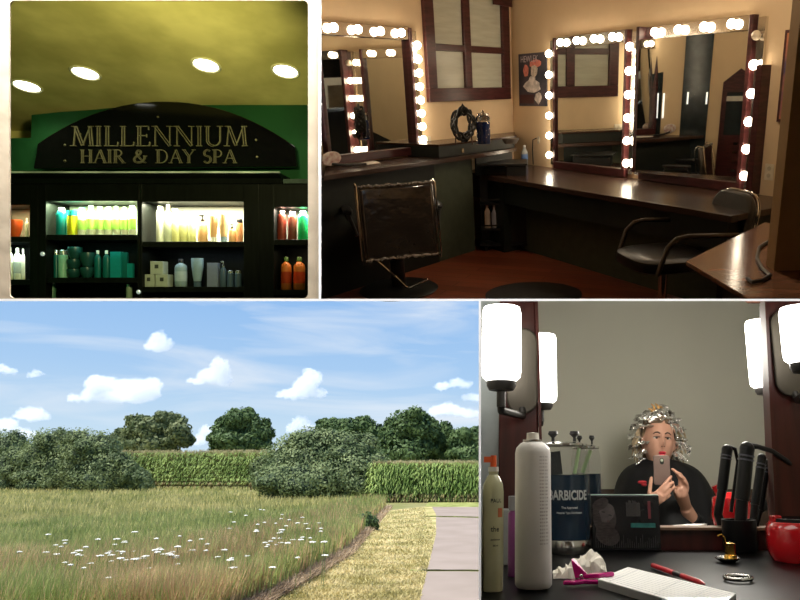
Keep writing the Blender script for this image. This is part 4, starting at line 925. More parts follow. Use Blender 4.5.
# ---- trees and shrubs: dark inner mass plus thousands of leaf sprays, branches inside
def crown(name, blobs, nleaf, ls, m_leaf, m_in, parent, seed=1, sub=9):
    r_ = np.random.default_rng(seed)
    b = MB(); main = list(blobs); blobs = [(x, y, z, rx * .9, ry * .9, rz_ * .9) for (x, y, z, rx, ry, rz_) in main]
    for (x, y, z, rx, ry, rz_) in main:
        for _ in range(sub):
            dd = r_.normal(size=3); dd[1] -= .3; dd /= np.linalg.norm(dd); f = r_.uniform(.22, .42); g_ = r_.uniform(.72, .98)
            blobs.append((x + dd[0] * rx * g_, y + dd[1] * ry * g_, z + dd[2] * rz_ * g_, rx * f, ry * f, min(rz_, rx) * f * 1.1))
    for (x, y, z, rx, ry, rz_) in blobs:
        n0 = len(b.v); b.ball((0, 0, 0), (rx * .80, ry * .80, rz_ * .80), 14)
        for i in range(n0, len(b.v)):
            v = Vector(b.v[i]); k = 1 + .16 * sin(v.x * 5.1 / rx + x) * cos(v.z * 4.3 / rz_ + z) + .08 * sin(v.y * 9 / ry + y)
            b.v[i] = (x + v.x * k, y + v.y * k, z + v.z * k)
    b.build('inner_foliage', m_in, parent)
    vol = np.array([rx * rz_ for (_, _, _, rx, _, rz_) in blobs]); idx = r_.choice(len(blobs), nleaf, p=vol / vol.sum())
    B = np.array(blobs)[idx]
    d = r_.normal(size=(nleaf, 3)); d /= np.linalg.norm(d, axis=1)[:, None]
    lump = 1 + .10 * np.sin(d[:, 0] * 7 + B[:, 0] * 3) * np.cos(d[:, 2] * 6 + B[:, 2] * 2) + .06 * np.sin(d[:, 1] * 15 + d[:, 2] * 13)
    rad = (r_.uniform(.66, 1.22, nleaf)  * lump)[:, None]
    C = B[:, :3] + d * B[:, 3:] * rad
    nrm = d + r_.normal(size=(nleaf, 3)) * .38; nrm /= np.linalg.norm(nrm, axis=1)[:, None]
    t = np.cross(nrm, r_.normal(size=(nleaf, 3))); t /= np.linalg.norm(t, axis=1)[:, None]; u = np.cross(nrm, t)
    s = ls * r_.uniform(.6, 1.3, nleaf)[:, None]
    V = np.stack([C - t * s, C + u * s * .5, C + t * s, C - u * s * .5], 1)
    me = bpy.data.meshes.new(name); me.vertices.add(nleaf * 4); me.vertices.foreach_set('co', V.reshape(-1))
    me.loops.add(nleaf * 4); me.polygons.add(nleaf); me.loops.foreach_set('vertex_index', np.arange(nleaf * 4, dtype=np.int32)); me.polygons.foreach_set('loop_start', np.arange(nleaf, dtype=np.int32) * 4)
    me.update(calc_edges=True); me.materials.append(m_leaf)
    o = bpy.data.objects.new(name, me); COL.objects.link(o); o.parent = parent; o['kind'] = 'stuff'; return o
m_bark = mat('grey brown bark', (.10, .075, .055), .9, var=.3, scale=6, bump=.5)
def tree(name, label, cat, y, base_px, pts, nleaf, ls, m_leaf, m_in, depth=.8, seed=1, group=None, trunk=True, base_py=None):
    """pts: crown lobes as (px, py, rx_px, rz_px, dy m) at distance y"""
    k = y * math.sqrt(1 + 0) / F * 1.03
    b0 = up_at(base_px, 470, y); loc = Vector((b0.x, y, 0))
    t = thing(name, label, cat, WD, loc, 0, group)
    bl = []
    for (px, py, rx, rz_, dy) in pts:
        q = up_at(px, py, y + dy); bl.append((q.x - loc.x, dy, q.z, rx * k, rx * k * depth, rz_ * k))
    crown('foliage', bl, nleaf, ls, m_leaf, m_in, t, seed)
    if trunk:
        zt = max(b[2] for b in bl); r0 = max(.1, bl[0][3] * .09)
        MB().tube([(0, 0, 0), (r0 * .3, 0, zt * .3), (0, 0, zt * .75)], [r0 * 1.2, r0, r0 * .4], 9).build('trunk', m_bark, t)
        for j, b in enumerate(bl[:5]):
            MB().tube([(0, 0, zt * .22), (b[0] * .5, b[1] * .5, zt * .22 + (b[2] - zt * .22) * .6), (b[0], b[1], b[2])], [r0 * .6, r0 * .4, r0 * .15], 7).build('branch', m_bark, t)
    return t
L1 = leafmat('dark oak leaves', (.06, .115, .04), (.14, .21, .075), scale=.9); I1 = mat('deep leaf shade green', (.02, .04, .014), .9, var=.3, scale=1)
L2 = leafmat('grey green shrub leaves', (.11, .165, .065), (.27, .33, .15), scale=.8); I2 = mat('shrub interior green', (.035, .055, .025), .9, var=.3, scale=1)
L3 = leafmat('olive tree leaves', (.12, .17, .07), (.24, .27, .12), scale=.8)
# far trees
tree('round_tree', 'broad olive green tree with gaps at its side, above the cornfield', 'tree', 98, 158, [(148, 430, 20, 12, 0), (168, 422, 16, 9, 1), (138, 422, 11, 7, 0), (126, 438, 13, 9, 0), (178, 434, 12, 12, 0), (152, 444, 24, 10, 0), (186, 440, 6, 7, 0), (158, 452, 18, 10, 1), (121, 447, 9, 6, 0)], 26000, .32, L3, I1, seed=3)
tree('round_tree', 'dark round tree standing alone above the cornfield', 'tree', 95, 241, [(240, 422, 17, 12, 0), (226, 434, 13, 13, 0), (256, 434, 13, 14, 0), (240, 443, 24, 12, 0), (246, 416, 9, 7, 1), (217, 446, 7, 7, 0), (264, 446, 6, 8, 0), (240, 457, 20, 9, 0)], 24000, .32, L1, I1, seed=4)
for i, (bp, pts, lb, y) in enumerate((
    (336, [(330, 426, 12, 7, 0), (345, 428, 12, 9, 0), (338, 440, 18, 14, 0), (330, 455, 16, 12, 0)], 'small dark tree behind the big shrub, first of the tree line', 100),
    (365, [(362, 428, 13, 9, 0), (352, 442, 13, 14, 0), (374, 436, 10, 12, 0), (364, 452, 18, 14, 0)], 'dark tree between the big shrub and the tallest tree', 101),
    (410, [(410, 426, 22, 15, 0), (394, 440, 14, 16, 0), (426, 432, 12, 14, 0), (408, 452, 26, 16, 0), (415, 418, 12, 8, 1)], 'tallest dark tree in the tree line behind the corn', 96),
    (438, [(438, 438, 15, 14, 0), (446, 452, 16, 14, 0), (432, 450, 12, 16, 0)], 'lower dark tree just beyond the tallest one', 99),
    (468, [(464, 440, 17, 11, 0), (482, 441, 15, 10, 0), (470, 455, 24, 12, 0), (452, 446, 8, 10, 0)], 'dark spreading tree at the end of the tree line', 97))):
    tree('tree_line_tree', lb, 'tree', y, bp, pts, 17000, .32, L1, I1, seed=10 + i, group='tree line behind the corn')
# near shrubs
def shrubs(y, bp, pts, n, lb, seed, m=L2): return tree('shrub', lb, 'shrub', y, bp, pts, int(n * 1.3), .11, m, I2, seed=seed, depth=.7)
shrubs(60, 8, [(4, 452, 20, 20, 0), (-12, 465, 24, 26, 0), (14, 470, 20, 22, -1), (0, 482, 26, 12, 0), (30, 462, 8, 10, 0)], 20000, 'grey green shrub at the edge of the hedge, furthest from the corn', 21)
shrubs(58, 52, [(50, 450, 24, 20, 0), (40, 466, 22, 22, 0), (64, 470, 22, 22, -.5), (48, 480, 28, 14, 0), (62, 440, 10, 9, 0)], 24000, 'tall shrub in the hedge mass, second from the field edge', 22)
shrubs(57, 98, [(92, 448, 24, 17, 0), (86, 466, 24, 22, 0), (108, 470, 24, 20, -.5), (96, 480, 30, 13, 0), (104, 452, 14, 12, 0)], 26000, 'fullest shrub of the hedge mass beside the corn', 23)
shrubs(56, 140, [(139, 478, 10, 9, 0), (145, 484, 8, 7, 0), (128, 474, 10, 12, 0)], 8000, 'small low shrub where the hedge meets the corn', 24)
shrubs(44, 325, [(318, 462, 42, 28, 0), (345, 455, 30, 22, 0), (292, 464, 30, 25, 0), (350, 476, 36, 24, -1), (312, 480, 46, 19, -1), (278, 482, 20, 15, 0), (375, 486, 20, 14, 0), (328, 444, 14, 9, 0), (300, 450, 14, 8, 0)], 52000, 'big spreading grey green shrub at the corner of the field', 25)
shrubs(36, 365, [(365, 522 - 0, 6, 5, 0), (370, 525, 5, 4, 0)], 2500, 'small dark bush at the edge of the mown strip', 26, L1) if False else None
sb = gp(365, 531); t = thing('small_bush', 'small dark green bush at the edge of the mown strip', 'shrub', WD, sb)
crown('foliage', [(0, 0, .3, .38, .3, .34), (.25, 0, .22, .25, .2, .25)], 1500, .05, L1, I1, t, 5); MB().tube([(0, 0, 0), (0, 0, .3)], .02, 6).build('trunk', m_bark, t)
# red weed at the shrub's foot
# ---- corn: rows of plants, too many to count
m_corn = leafmat('corn leaves', (.20, .32, .07), (.40, .52, .16), scale=.7); m_tas = leafmat('straw corn tassels', (.55, .46, .22), (.72, .62, .34)); m_cstalk = leafmat('yellowing corn base', (.30, .24, .10), (.38, .34, .14))
def corn(name, x0, y0, x1, y1, n, rows, hgt, label, seed):
    r_ = np.random.default_rng(seed); V = []; Fc = []; MI = []
    for i in range(n):
        u = r_.uniform(0, 1); rw = int(r_.uniform(0, 1) ** 1.6 * rows)
        x = x0 + (x1 - x0) * u + r_.normal() * .08; y = y0 + (y1 - y0) * u + rw * .75; h = hgt * r_.uniform(.88, 1.12)
        def tri(pts, mi):
            b = len(V); V.extend(pts); Fc.append(tuple(range(b, b + len(pts)))); MI.append(mi)
        tri([(x - .02, y, 0), (x + .02, y, 0), (x + .012, y, h), (x - .012, y, h)], 2 if rw < 2 else 0)
        for k in range(9):
            z = h * (.03 + .97 * k / 9); a = r_.uniform(0, 2 * PI); l = r_.uniform(.35, .6) * (1 - .4 * abs(k / 9 - .5)); w = .036
            dx, dy = cos(a), sin(a); px_, py_ = -dy * w, dx * w
            mi = 2 if (k < 2 and r_.random() < .7) else 0
            m1 = (x + dx * l * .5, y + dy * l * .5, z + .22); e = (x + dx * l, y + dy * l, z + .02 - .1 * r_.random())
            tri([(x, y, z), (m1[0] + px_, m1[1] + py_, m1[2]), (m1[0] - px_, m1[1] - py_, m1[2])], mi)
            tri([(m1[0] + px_, m1[1] + py_, m1[2]), e, (m1[0] - px_, m1[1] - py_, m1[2])], mi)
        for k in range(3):
            a = r_.uniform(0, 2 * PI); tri([(x - .012, y, h - .05), (x + .012, y, h - .05), (x + cos(a) * .1, y + sin(a) * .1, h + .20 * r_.uniform(.4, 1))], 1)
    me = bpy.data.meshes.new(name); me.from_pydata(V, [], Fc)
    for m in (m_corn, m_tas, m_cstalk): me.materials.append(m)
    me.polygons.foreach_set('material_index', MI); o = bpy.data.objects.new(name, me); COL.objects.link(o)
    return tag(o, label, 'cornfield', kind='stuff')
a, b = gp(105, 489.0), gp(300, 490.5); hc_ = up_at(200, 453.5, a.y).z
corn('cornfield', a.x, a.y, b.x, b.y, 5200, 9, hc_ - .12, 'cornfield with straw tassels between the hedge and the big shrub', 1)
a, b = gp(370, 502.5), gp(500, 502.5); hc_ = up_at(430, 463.5, a.y).z
corn('cornfield', a.x, a.y, b.x, b.y, 3800, 10, hc_ - .15, 'cornfield at the road, between the big shrub and the white frame bar', 2)
# ---- clouds: soft-edged cumulus far beyond the trees
m_cloud = bpy.data.materials.new('white cumulus cloud'); m_cloud.use_nodes = True
nt = m_cloud.node_tree; N = nt.nodes; L = nt.links; N.remove(N['Principled BSDF']); out = N['Material Output']
vsx = N.new('ShaderNodeVolumeScatter'); vsx.inputs['Color'].default_value = (1, 1, 1, 1); vsx.inputs['Density'].default_value = .10; vsx.inputs['Anisotropy'].default_value = -.1
L.new(vsx.outputs[0], out.inputs['Volume'])
SC.cycles.volume_bounces = 5
YC = 620
billow = bpy.data.textures.new('billows', 'CLOUDS'); billow.noise_scale = 3.2; billow.noise_depth = 3
k = YC / F * 1.03
def cloud(px, py, lobes, lb):
    c = up_at(px, py, YC); b = MB()
    rr = random.Random(int(px * 7 + py))
    for (dx, dy, rx, rz_) in lobes:
        for j in range(5):
            ox, oz = rr.uniform(-.5, .5) * rx, rr.uniform(-.4, .4) * rz_; s = rr.uniform(.5, .8)
            if j == 0: ox = oz = 0; s = .95
            n0 = len(b.v); b.ball(((dx + ox) * k, rr.uniform(-6, 6), (-dy + oz) * k), (rx * s * k, rx * s * k * .8, rz_ * s * k), 18)
            for i in range(n0, len(b.v)):
                v = Vector(b.v[i]); e = .9 * k * (sin(v.x * .35 + j) * cos(v.z * .4) + .5 * sin(v.x * .9 + v.z * .7 + px)); b.v[i] = (v.x + e * .4, v.y, v.z + e)
    o = b.build('cumulus_cloud', m_cloud, place=WD, loc=c); rm = o.modifiers.new('one puff', 'REMESH'); rm.mode = 'VOXEL'; rm.voxel_size = .7; rm.use_smooth_shade = True; sm = o.modifiers.new('soften', 'SMOOTH'); sm.iterations = 2; dp = o.modifiers.new('billows', 'DISPLACE'); dp.texture = billow; dp.strength = 6.5; dp.mid_level = .55; tag(o, lb, 'cloud', 'small white clouds')
cloud(159, 343, [(0, -2, 9, 9), (-7, 3, 8, 5), (7, 1, 8, 7), (2, -7, 5, 6), (0, 4, 13, 5)], 'white puff cloud highest in the sky')
cloud(124, 389, [(0, 0, 16, 11), (-24, -4, 12, 10), (-30, 6, 9, 7), (20, 0, 15, 10), (30, 4, 9, 8), (-10, 7, 18, 7), (12, 8, 18, 6), (-15, -5, 10, 8)], 'widest white cloud, above the hedge')
cloud(211, 374, [(0, 2, 12, 8), (9, -7, 8, 8), (10, 3, 9, 8), (-14, 7, 10, 3), (6, -12, 5, 5)], 'white cloud with a flat tail, above the broad olive tree')
cloud(304, 386, [(2, 2, 13, 11), (8, -8, 10, 9), (-10, 8, 10, 6), (-20, 8, 6, 4), (16, 8, 8, 5), (4, -12, 6, 5)], 'tall white cloud above the big shrub')
cloud(302, 425, [(0, -2, 9, 7), (-8, 3, 7, 5), (10, 3, 10, 4)], 'small white cloud low beside the dark round tree')
cloud(448, 409, [(0, 0, 14, 6), (-10, 2, 9, 5), (12, 3, 12, 4), (22, 4, 10, 4)], 'flat bright cloud right over the tree line')
cloud(457, 383, [(0, 0, 8, 5), (-14, 3, 9, 4), (8, 2, 7, 4)], 'faint cloud high above the tree line')
cloud(471, 397, [(0, 0, 9, 4), (8, 1, 8, 4)], 'faint cloud by the frame bar above the tree line')
cloud(30, 414, [(-4, -1, 9, 6), (8, 1, 9, 6), (2, 3, 14, 4)], 'white cloud low over the hedge')
cloud(3, 424, [(0, 0, 10, 6), (6, 4, 9, 5)], 'white cloud partly behind the hedge edge')
cloud(30, 435, [(0, 0, 12, 5), (-6, -3, 7, 4)], 'pale cloud just above the hedge top')
cloud(4, 369, [(0, 0, 7, 5), (5, 2, 6, 3)], 'small cloud cut off by the picture edge')
cloud(37, 374, [(0, 0, 6, 4)], 'tiny cloud above the low hedge cloud')
cloud(74, 398, [(0, 0, 7, 4)], 'tiny cloud beside the widest cloud')
cloud(206, 431, [(0, 0, 8, 6), (-4, 8, 8, 6)], 'pale cloud low between the two round trees')
# sky
w = bpy.data.worlds.new('summer sky'); SC.world = w; w.use_nodes = True
nt = w.node_tree; N = nt.nodes; L = nt.links; bg = N['Background']
tc = N.new('ShaderNodeTexCoord'); sx = N.new('ShaderNodeSeparateXYZ'); L.new(tc.outputs['Generated'], sx.inputs[0])
rp_ = N.new('ShaderNodeValToRGB'); e = rp_.color_ramp.elements
e[0].position = 0; e[0].color = (*S(206, 228, 243), 1); e[1].position = 1; e[1].color = (*S(60, 120, 210), 1)
for pos, c in ((.05, S(197, 223, 244)), (.13, S(170, 206, 243)), (.24, S(146, 190, 240)), (.5, S(95, 150, 225))):
    q = e.new(pos); q.color = (*c, 1)
L.new(sx.outputs['Z'], rp_.inputs[0])
mp = N.new('ShaderNodeMapping'); mp.inputs['Scale'].default_value = (2.2, 2.2, 13); mp.inputs['Rotation'].default_value = (0, .32, 0)
L.new(tc.outputs['Generated'], mp.inputs[0]); nz = N.new('ShaderNodeTexNoise'); nz.inputs['Scale'].default_value = 1.6; nz.inputs['Detail'].default_value = 6; nz.inputs['Distortion'].default_value = .6; L.new(mp.outputs[0], nz.inputs['Vector'])
mr = N.new('ShaderNodeMapRange'); mr.inputs['From Min'].default_value = .46; mr.inputs['From Max'].default_value = .74; mr.inputs['To Max'].default_value = .75; L.new(nz.outputs['Fac'], mr.inputs['Value'])
mx = N.new('ShaderNodeMix'); mx.data_type = 'RGBA'; L.new(mr.outputs[0], mx.inputs[0]); L.new(rp_.outputs[0], mx.inputs[6]); mx.inputs[7].default_value = (.86, .91, .97, 1)
L.new(mx.outputs[2], bg.inputs['Color']); bg.inputs['Strength'].default_value = 1.0
sun = bpy.data.lights.new('sun', 'SUN'); sun.energy = 7.4; sun.angle = math.radians(.53); sun.color = (1, .96, .88)
so = bpy.data.objects.new('sun', sun); COL.objects.link(so)
az, el = math.radians(-120), math.radians(60)          # from the picture's far side, a little behind the viewer
dirv = Vector((sin(az) * cos(el), cos(az) * cos(el), sin(el)))
so.rotation_euler = (-dirv).to_track_quat('-Z', 'Y').to_euler()
# ================================================================ 4. desk in front of the salon mirror; the mirror's view is built as the space beyond its frame
P4 = OPEN; ZC = -.18; YM = 1.55
ct4, st4 = cos(TH), sin(TH)
def ppx(px, y, z): return Vector(((px - CX) / F * (y * ct4 + z * st4), y, z))
def mp_(y, z=ZC): return (y * ct4 + z * st4) / F            # metres per pixel at that spot
def P(px, py, y): return P4.ony(px, py, y)
m_wall4 = mat('pale warm grey wall paint', (.50, .49, .42), .85, var=.03, scale=2, spec=.1)
m_desk4 = mat('black laminate desk', (.003, .003, .0035), .34, var=.1, scale=20, spec=.15)
m_wood4 = mat('dark cherry frame wood', (.055, .012, .010), .32, var=.35, scale=8, stretch=(5, 5, .6), spec=.5)
YW = 3.25; ZF = -1.05
def wall4(name, pts, m): o = MB().add([tuple(q) for q in pts], [tuple(range(len(pts)))]).build(name, m, smooth=False, place=P4); o['kind'] = 'structure'; return o
def nearp(px, py): return P4.ray(px, py) * (YB + .004)
def farp(px, py): return P(px, py, YW)
wall4('wall_back_salon', [farp(480.3, 300.5), farp(900, 300.5), ppx(900, YW, ZF), ppx(480.3, YW, ZF)], m_wall4)
wall4('wall_side_salon', [nearp(480.3, 300.5), farp(480.3, 300.5), ppx(480.3, YW, ZF), ppx(480.3, .7, ZF), nearp(480.3, 760)], m_wall4)
wall4('wall_side_meadow', [nearp(479.7, 300.5), farp(479.7, 300.5), ppx(479.7, YW + .0, ZF), ppx(479.7, .7, ZF), nearp(479.7, 760)], m_part_dark)
wall4('wall_far_salon', [nearp(900, 300.5), farp(900, 300.5), ppx(900, YW, ZF), ppx(900, .7, ZF), nearp(900, 760)], m_wall4)
wall4('ceiling_mirror', [nearp(480.3, 300.6), nearp(900, 300.6), farp(900, 300.6), farp(480.3, 300.6)], m_wall4)
wall4('floor_salon', [ppx(480.3, .7, ZF), ppx(900, .7, ZF), ppx(900, YW, ZF), ppx(480.3, YW, ZF)], m_part_dark)
wall4('wall_mirror_side_b', [P(480.4, 301, YM + .03), P(500, 301, YM + .03), P(500, 560, YM + .03), P(480.4, 560, YM + .03)], mat('cool pale wall', (.42, .46, .46), .8))
# wainscot rail low on the wall behind the person
tr = MB().box(P(481, 490, YW).x, P(890, 490, YW).x, YW - .03, YW - .002, ZF, P(600, 489, YW).z).build('trim_2', mat('brown wainscot', (.06, .035, .022), .5), smooth=False, place=P4); tr['kind'] = 'structure'
# ---- frame of the mirror
fr = thing('mirror_frame', 'dark cherry wood frame of the big salon mirror, a sconce on each stile', 'mirror', P4, (0, YM, 0))
def poly4(pxs, y, t0, t1): return MB().prism([(P(a, b, y).x, P(a, b, y).z) for a, b in pxs], t0, t1)
poly4([(500, 301.5), (535, 301.5), (541, 552), (498, 552)], YM, -.02, .03).build('stile', m_wood4, fr, smooth=False, bevel=.004)
poly4([(534.6, 301.5), (537.5, 301.5), (544, 527), (541.5, 527)], YM, -.032, -.001).build('inner_bead', m_wood4, fr, smooth=False)
poly4([(763, 301.5), (840, 301.5), (840, 556), (774, 556)], YM, -.02, .03).build('stile', m_wood4, fr, smooth=False, bevel=.004)
poly4([(760, 301.5), (763, 301.5), (773.5, 527), (770.5, 527)], YM, -.032, -.001).build('inner_bead', m_wood4, fr, smooth=False)
poly4([(541.2, 528), (773.7, 529), (774, 553), (541.2, 551)], YM, -.02, .03).build('bottom_rail', m_wood4, fr, smooth=False, bevel=.003)
poly4([(541.2, 525.5), (773.7, 526.5), (773.7, 529), (541.2, 528)], YM, -.035, .02).build('ledge', mat('worn brown ledge', (.17, .09, .055), .4, var=.3), fr, smooth=False)
# ---- desk
dk4 = MB().slab([tuple(ppx(480.6, .84, ZC))[:2], tuple(ppx(895, .84, ZC))[:2], tuple(ppx(895, YM - .04, ZC))[:2], tuple(ppx(480.6, YM - .04, ZC))[:2]], ZC - .03, ZC).build('salon_desk', m_desk4, smooth=False, bevel=.002, place=P4)
tag(dk4, 'black desk top crowded with bottles and tools below the big mirror', 'desk')
# ---- sconces
m_shade = mat('lit opal glass shade', (1, .97, .92), .4, var=.01, es=5.5, ecol=(1, .96, .90)); m_iron = mat('dark bronze metal', (.035, .032, .03), .4, metal=.6, var=.2); m_plate = mat('brushed grey bronze plate', (.10, .088, .07), .40, metal=.7, var=.08, scale=5)
def rounded(x0, x1, z0, z1, r, n=6):
    out = []
    for cx, cz, a0 in ((x1 - r, z1 - r, 0), (x0 + r, z1 - r, 90), (x0 + r, z0 + r, 180), (x1 - r, z0 + r, 270)):
        out += [(cx + r * cos(math.radians(a0 + 90 * k / n)), cz + r * sin(math.radians(a0 + 90 * k / n))) for k in range(n + 1)]
    return out
def sconce(label, pxc, rp_x, pt, pb, y, plate, yp, sgn, en):
    c = P(pxc, pb, y); s = mp_(y, 0); r = rp_x * s; zt = P(pxc, pt, y).z - c.z
    t = thing('wall_sconce', label, 'lamp', P4, c, 0, 'opal glass sconces by the mirror')
    MB().lathe([(.001, .002), (r * .75, 0), (r * .96, .008), (r, .02), (r, zt - .012), (r * .93, zt - .001), (.001, zt)], 32).build('glass_shade', m_shade, t)
    MB().lathe([(.001, -.022), (r * .62, -.020), (r * .74, -.010), (r * .74, -.001), (.001, -.001)], 28).build('cup', m_iron, t)
    MB().tube([(0, 0, -.022), (0, 0, -.055)], .010, 10).build('stem', m_iron, t)
    a = P(*plate[0], yp); b = P(*plate[1], yp)
    MB().tube([(0, 0, -.05), (0, .01, -.062), ((a.x + b.x) / 2 - c.x, yp - y - .02, -.066), ((a.x + b.x) / 2 - c.x, yp - y - .008, -.05)], .009, 10).build('arm', m_iron, t)
    MB().prism([(u - c.x, v - c.z) for u, v in rounded(a.x, b.x, b.z, a.z, .034)], yp - y - .012, yp - y).build('back_plate', m_plate, t, smooth=False, bevel=.004)
    light('POINT', 'sconce light', P4, (c.x, y, c.z + zt * .5), en, (1, .93, .82), shadow_soft_size=.04)
    return t
sconce('glowing opal glass sconce in front of the frame stile, above the spray can', 501.3, 20.5, 307.5, 381, 1.40, ((507, 329), (538, 414)), YM - .022, 1, .01)
sconce('glowing opal glass sconce by the frame stile above the red container', 806, 22, 307.5, 363, 1.38, ((767.5, 311), (812, 397)), YM - .022, -1, .01)
sconce('dimmer looking sconce seen in the mirror on the side of the spray can', 541, 16.5, 335, 403, 2.0, ((528, 345), (541, 405)), 2.04, 1, .01)
sconce('dimmer looking sconce seen in the mirror on the side of the red container', 767.5, 17, 321, 388, 2.0, ((760, 330), (780, 392)), 2.04, -1, .01)
# ---- things on the desk
def stand(px, py): q = P4.onz(px, py, ZC); return q
def hz(px, py, y): return P(px, py, y).z - ZC
def smooth_text(mb, txt, w, T, **k): return mb.text(txt, 1, T, **k)
# spray can
q = stand(533.5, 589); s = mp_(q.y); r = 18.6 * s; H = hz(533, 433, q.y)
t = thing('spray_can', 'tall white aerosol can standing in front of the blue disinfectant jar', 'can', P4, q + Vector((0, 0, .001)))
MB().lathe([(.001, .004), (r * .9, .002), (r, .006), (r * 1.0, .012), (r, H * .86), (r * .93, H * .895), (r * .7, H * .925), (r * .5, H * .937)], 40).build('body', mat('white lacquered can', (.62, .60, .58), .35, var=.02), t)
MB().lathe([(r * .5, H * .935), (r * .56, H * .94), (r * .56, H * .95), (.001, H * .952)], 28).build('rim', mat('steel can rim', (.6, .58, .54), .25, metal=.9), t)
MB().lathe([(.001, H * .952), (r * .36, H * .952), (r * .34, H * .995), (.001, H)], 20).build('nozzle', mat('cream nozzle', (.72, .68, .62), .5), t)
b = MB()
for k in range(26):
    zz = H * (.28 + .022 * k)
    for ang0, n in ((-1.22, 3), (-.85, 2)):
        for j in range(n):
            a0 = ang0 + j * .11; a1 = a0 + random.uniform(.05, .10); rr = r * 1.004
            b.quad((rr * cos(a0), rr * sin(a0), zz), (rr * cos(a1), rr * sin(a1), zz), (rr * cos(a1), rr * sin(a1), zz + .0022), (rr * cos(a0), rr * sin(a0), zz + .0022))
o = b.build('small_print', mat('grey small print', (.40, .37, .36), .6), t, smooth=False); o['kind'] = 'stuff'
# disinfectant jars
m_liq = mat('blue disinfectant liquid', (.003, .016, .038), .12, var=.3, scale=3, spec=.4); m_clear = mat('clear glass jar wall', (.08, .10, .10), .03, var=.01, spec=.5, alpha=.12)
m_steel = mat('polished steel', (.50, .50, .48), .18, metal=1, var=.05); m_print = mat('white jar print', (.70, .72, .72), .5)
def big_jar(label, px, py, rp_x, pt, pl, text=False):
    q = stand(px, py); s = mp_(q.y); r = rp_x * s; H = hz(px, pt, q.y); HL = hz(px, pl, q.y)
    t = thing('disinfectant_jar', label, 'jar', P4, q + Vector((0, 0, .001)))
    MB().lathe([(.001, 0), (r * .97, 0), (r, .006), (r, .022), (r * .97, .027), (.001, .027)], 40).build('base', m_steel, t)
    MB().lathe([(.001, .028), (r * .93, .028), (r * .93, HL), (.001, HL)], 40).build('liquid', m_liq, t)
    MB().lathe([(r * .96, .028), (r * .965, H * .86), (r * .86, H * .94), (r * .8, H * .965)], 40, cap=False).build('glass', m_clear, t)
    MB().lathe([(r * .84, H * .945), (r * .90, H * .95), (r * .90, H * .968), (r * .6, H * .985), (.001, H * .99)], 36).build('lid', m_steel, t)
    for dx in (-.42, .4): MB().lathe([(r * .07, 0), (r * .06, .008), (r * .2, .016), (r * .16, .022), (.001, .022)], 14, TR(r * dx, -r * .2, H * .99)).build('lid_knob', m_blackp, t)
    return t, q, r, H, HL, s
t, q, r, H, HL, s = big_jar('large clear jar of blue disinfectant behind the white spray can, with combs inside', 565.5, 552, 27, 441, 475)
def wraptext(txt, size, zc, a_c, r, m, parent, nm, sx=1.0, bold=0):
    b = MB().text(txt, size, Matrix.Identity(4), ext=.0003, align='CENTER', bold=bold)
    b.v = [((r) * sin((v[0] * sx) / r + a_c), -(r) * cos((v[0] * sx) / r + a_c) , zc + v[1]) for v in b.v]
    # give the letters depth outwards
    o = b.build(nm, m, parent, smooth=False); sd = o.modifiers.new('ink', 'SOLIDIFY'); sd.thickness = .0006; return o
zt_ = lambda py: hz(565, py, q.y - r * .9)
wraptext('BARBICIDE', .0265, zt_(500), .10, r * .975, m_print, t, 'lettering', .70, bold=.0006)
wraptext('The Approved', .006, zt_(509), .12, r * .975, m_print, t, 'small_lettering')
wraptext('Hospital Type Disinfectant', .0052, zt_(514), .12, r * .975, m_print, t, 'small_lettering')
b = MB()
for k in range(14): b.box(-.045, -.036, -r * .90 - .004, -r * .90 + .004, .045 + k * .0062, .0475 + k * .0062)
o = b.build('comb_teeth', mat('teal comb teeth', (.05, .16, .22), .4), t, smooth=False); o['kind'] = 'stuff'
MB().box(-.02, .012, -.01, -.004, HL + .001, HL + .05, TR(0, 0, 0, ry=-.1)).build('comb', m_blackp, t, smooth=False)
MB().tube([(.022, -.01, HL + .002), (.034, 0, H * .93)], .004, 8).build('green_rod', mat('green plastic rod', (.35, .5, .25), .4), t)
MB().box(-.05, -.03, .0, .008, HL + .001, H * .9).build('pale_comb', mat('pale pink comb', (.6, .45, .42), .4), t, smooth=False)
t2, q2, r2, H2, HL2, s2 = big_jar('smaller blue disinfectant jar half hidden behind the large jar', 588, 541, 15.5, 444, 474)
MB().tube([(-.01, 0, HL2 + .002), (.012, 0, H2 * .93)], .005, 8).build('green_rod', mat('green plastic rod', (.35, .5, .25), .4), t2)
# clear bottle with an orange nozzle
q = stand(492.2, 591); s = mp_(q.y); r = 11 * s; H = hz(492, 456, q.y)
t = thing('lotion_bottle', 'clear bottle of pale yellow lotion with an orange nozzle beside the white frame bar', 'bottle', P4, q + Vector((0, 0, .001)))
MB().lathe([(.001, 0), (r * .95, 0), (r, .006), (r, H * .72), (r * .92, H * .78), (r * .6, H * .835), (r * .42, H * .85), (r * .42, H * .875)], 32).build('body', mat('pale yellow lotion bottle', (.60, .60, .38), .22, var=.05, coat=.4), t)
MB().lathe([(.001, H * .875), (r * .5, H * .875), (r * .5, H * .91), (.001, H * .91)], 20).build('collar', mat('white collar', (.7, .7, .66), .4), t)
b = MB().lathe([(.001, H * .911), (r * .3, H * .911), (r * .28, H), (.001, H)], 14); b.box(-r * .9, -r * .2, -.006, .006, H * .945, H * .99); b.build('nozzle', mat('orange nozzle', (.75, .12, .03), .4), t, smooth=False)
m_ink = mat('dark label ink', (.04, .05, .05), .6)
def wt(txt, size, z, a, m=m_ink, sx=1): wraptext(txt, size, z, a, r * 1.003, m, t, 'lettering', sx)
hb_ = lambda py: hz(492, py, q.y - r)
wt('PAUL', .0075, hb_(503), .35); wt('the', .010, hb_(532), .25); wt('conditioner', .0032, hb_(541), .3); wt('300 ml', .003, hb_(547), .3)
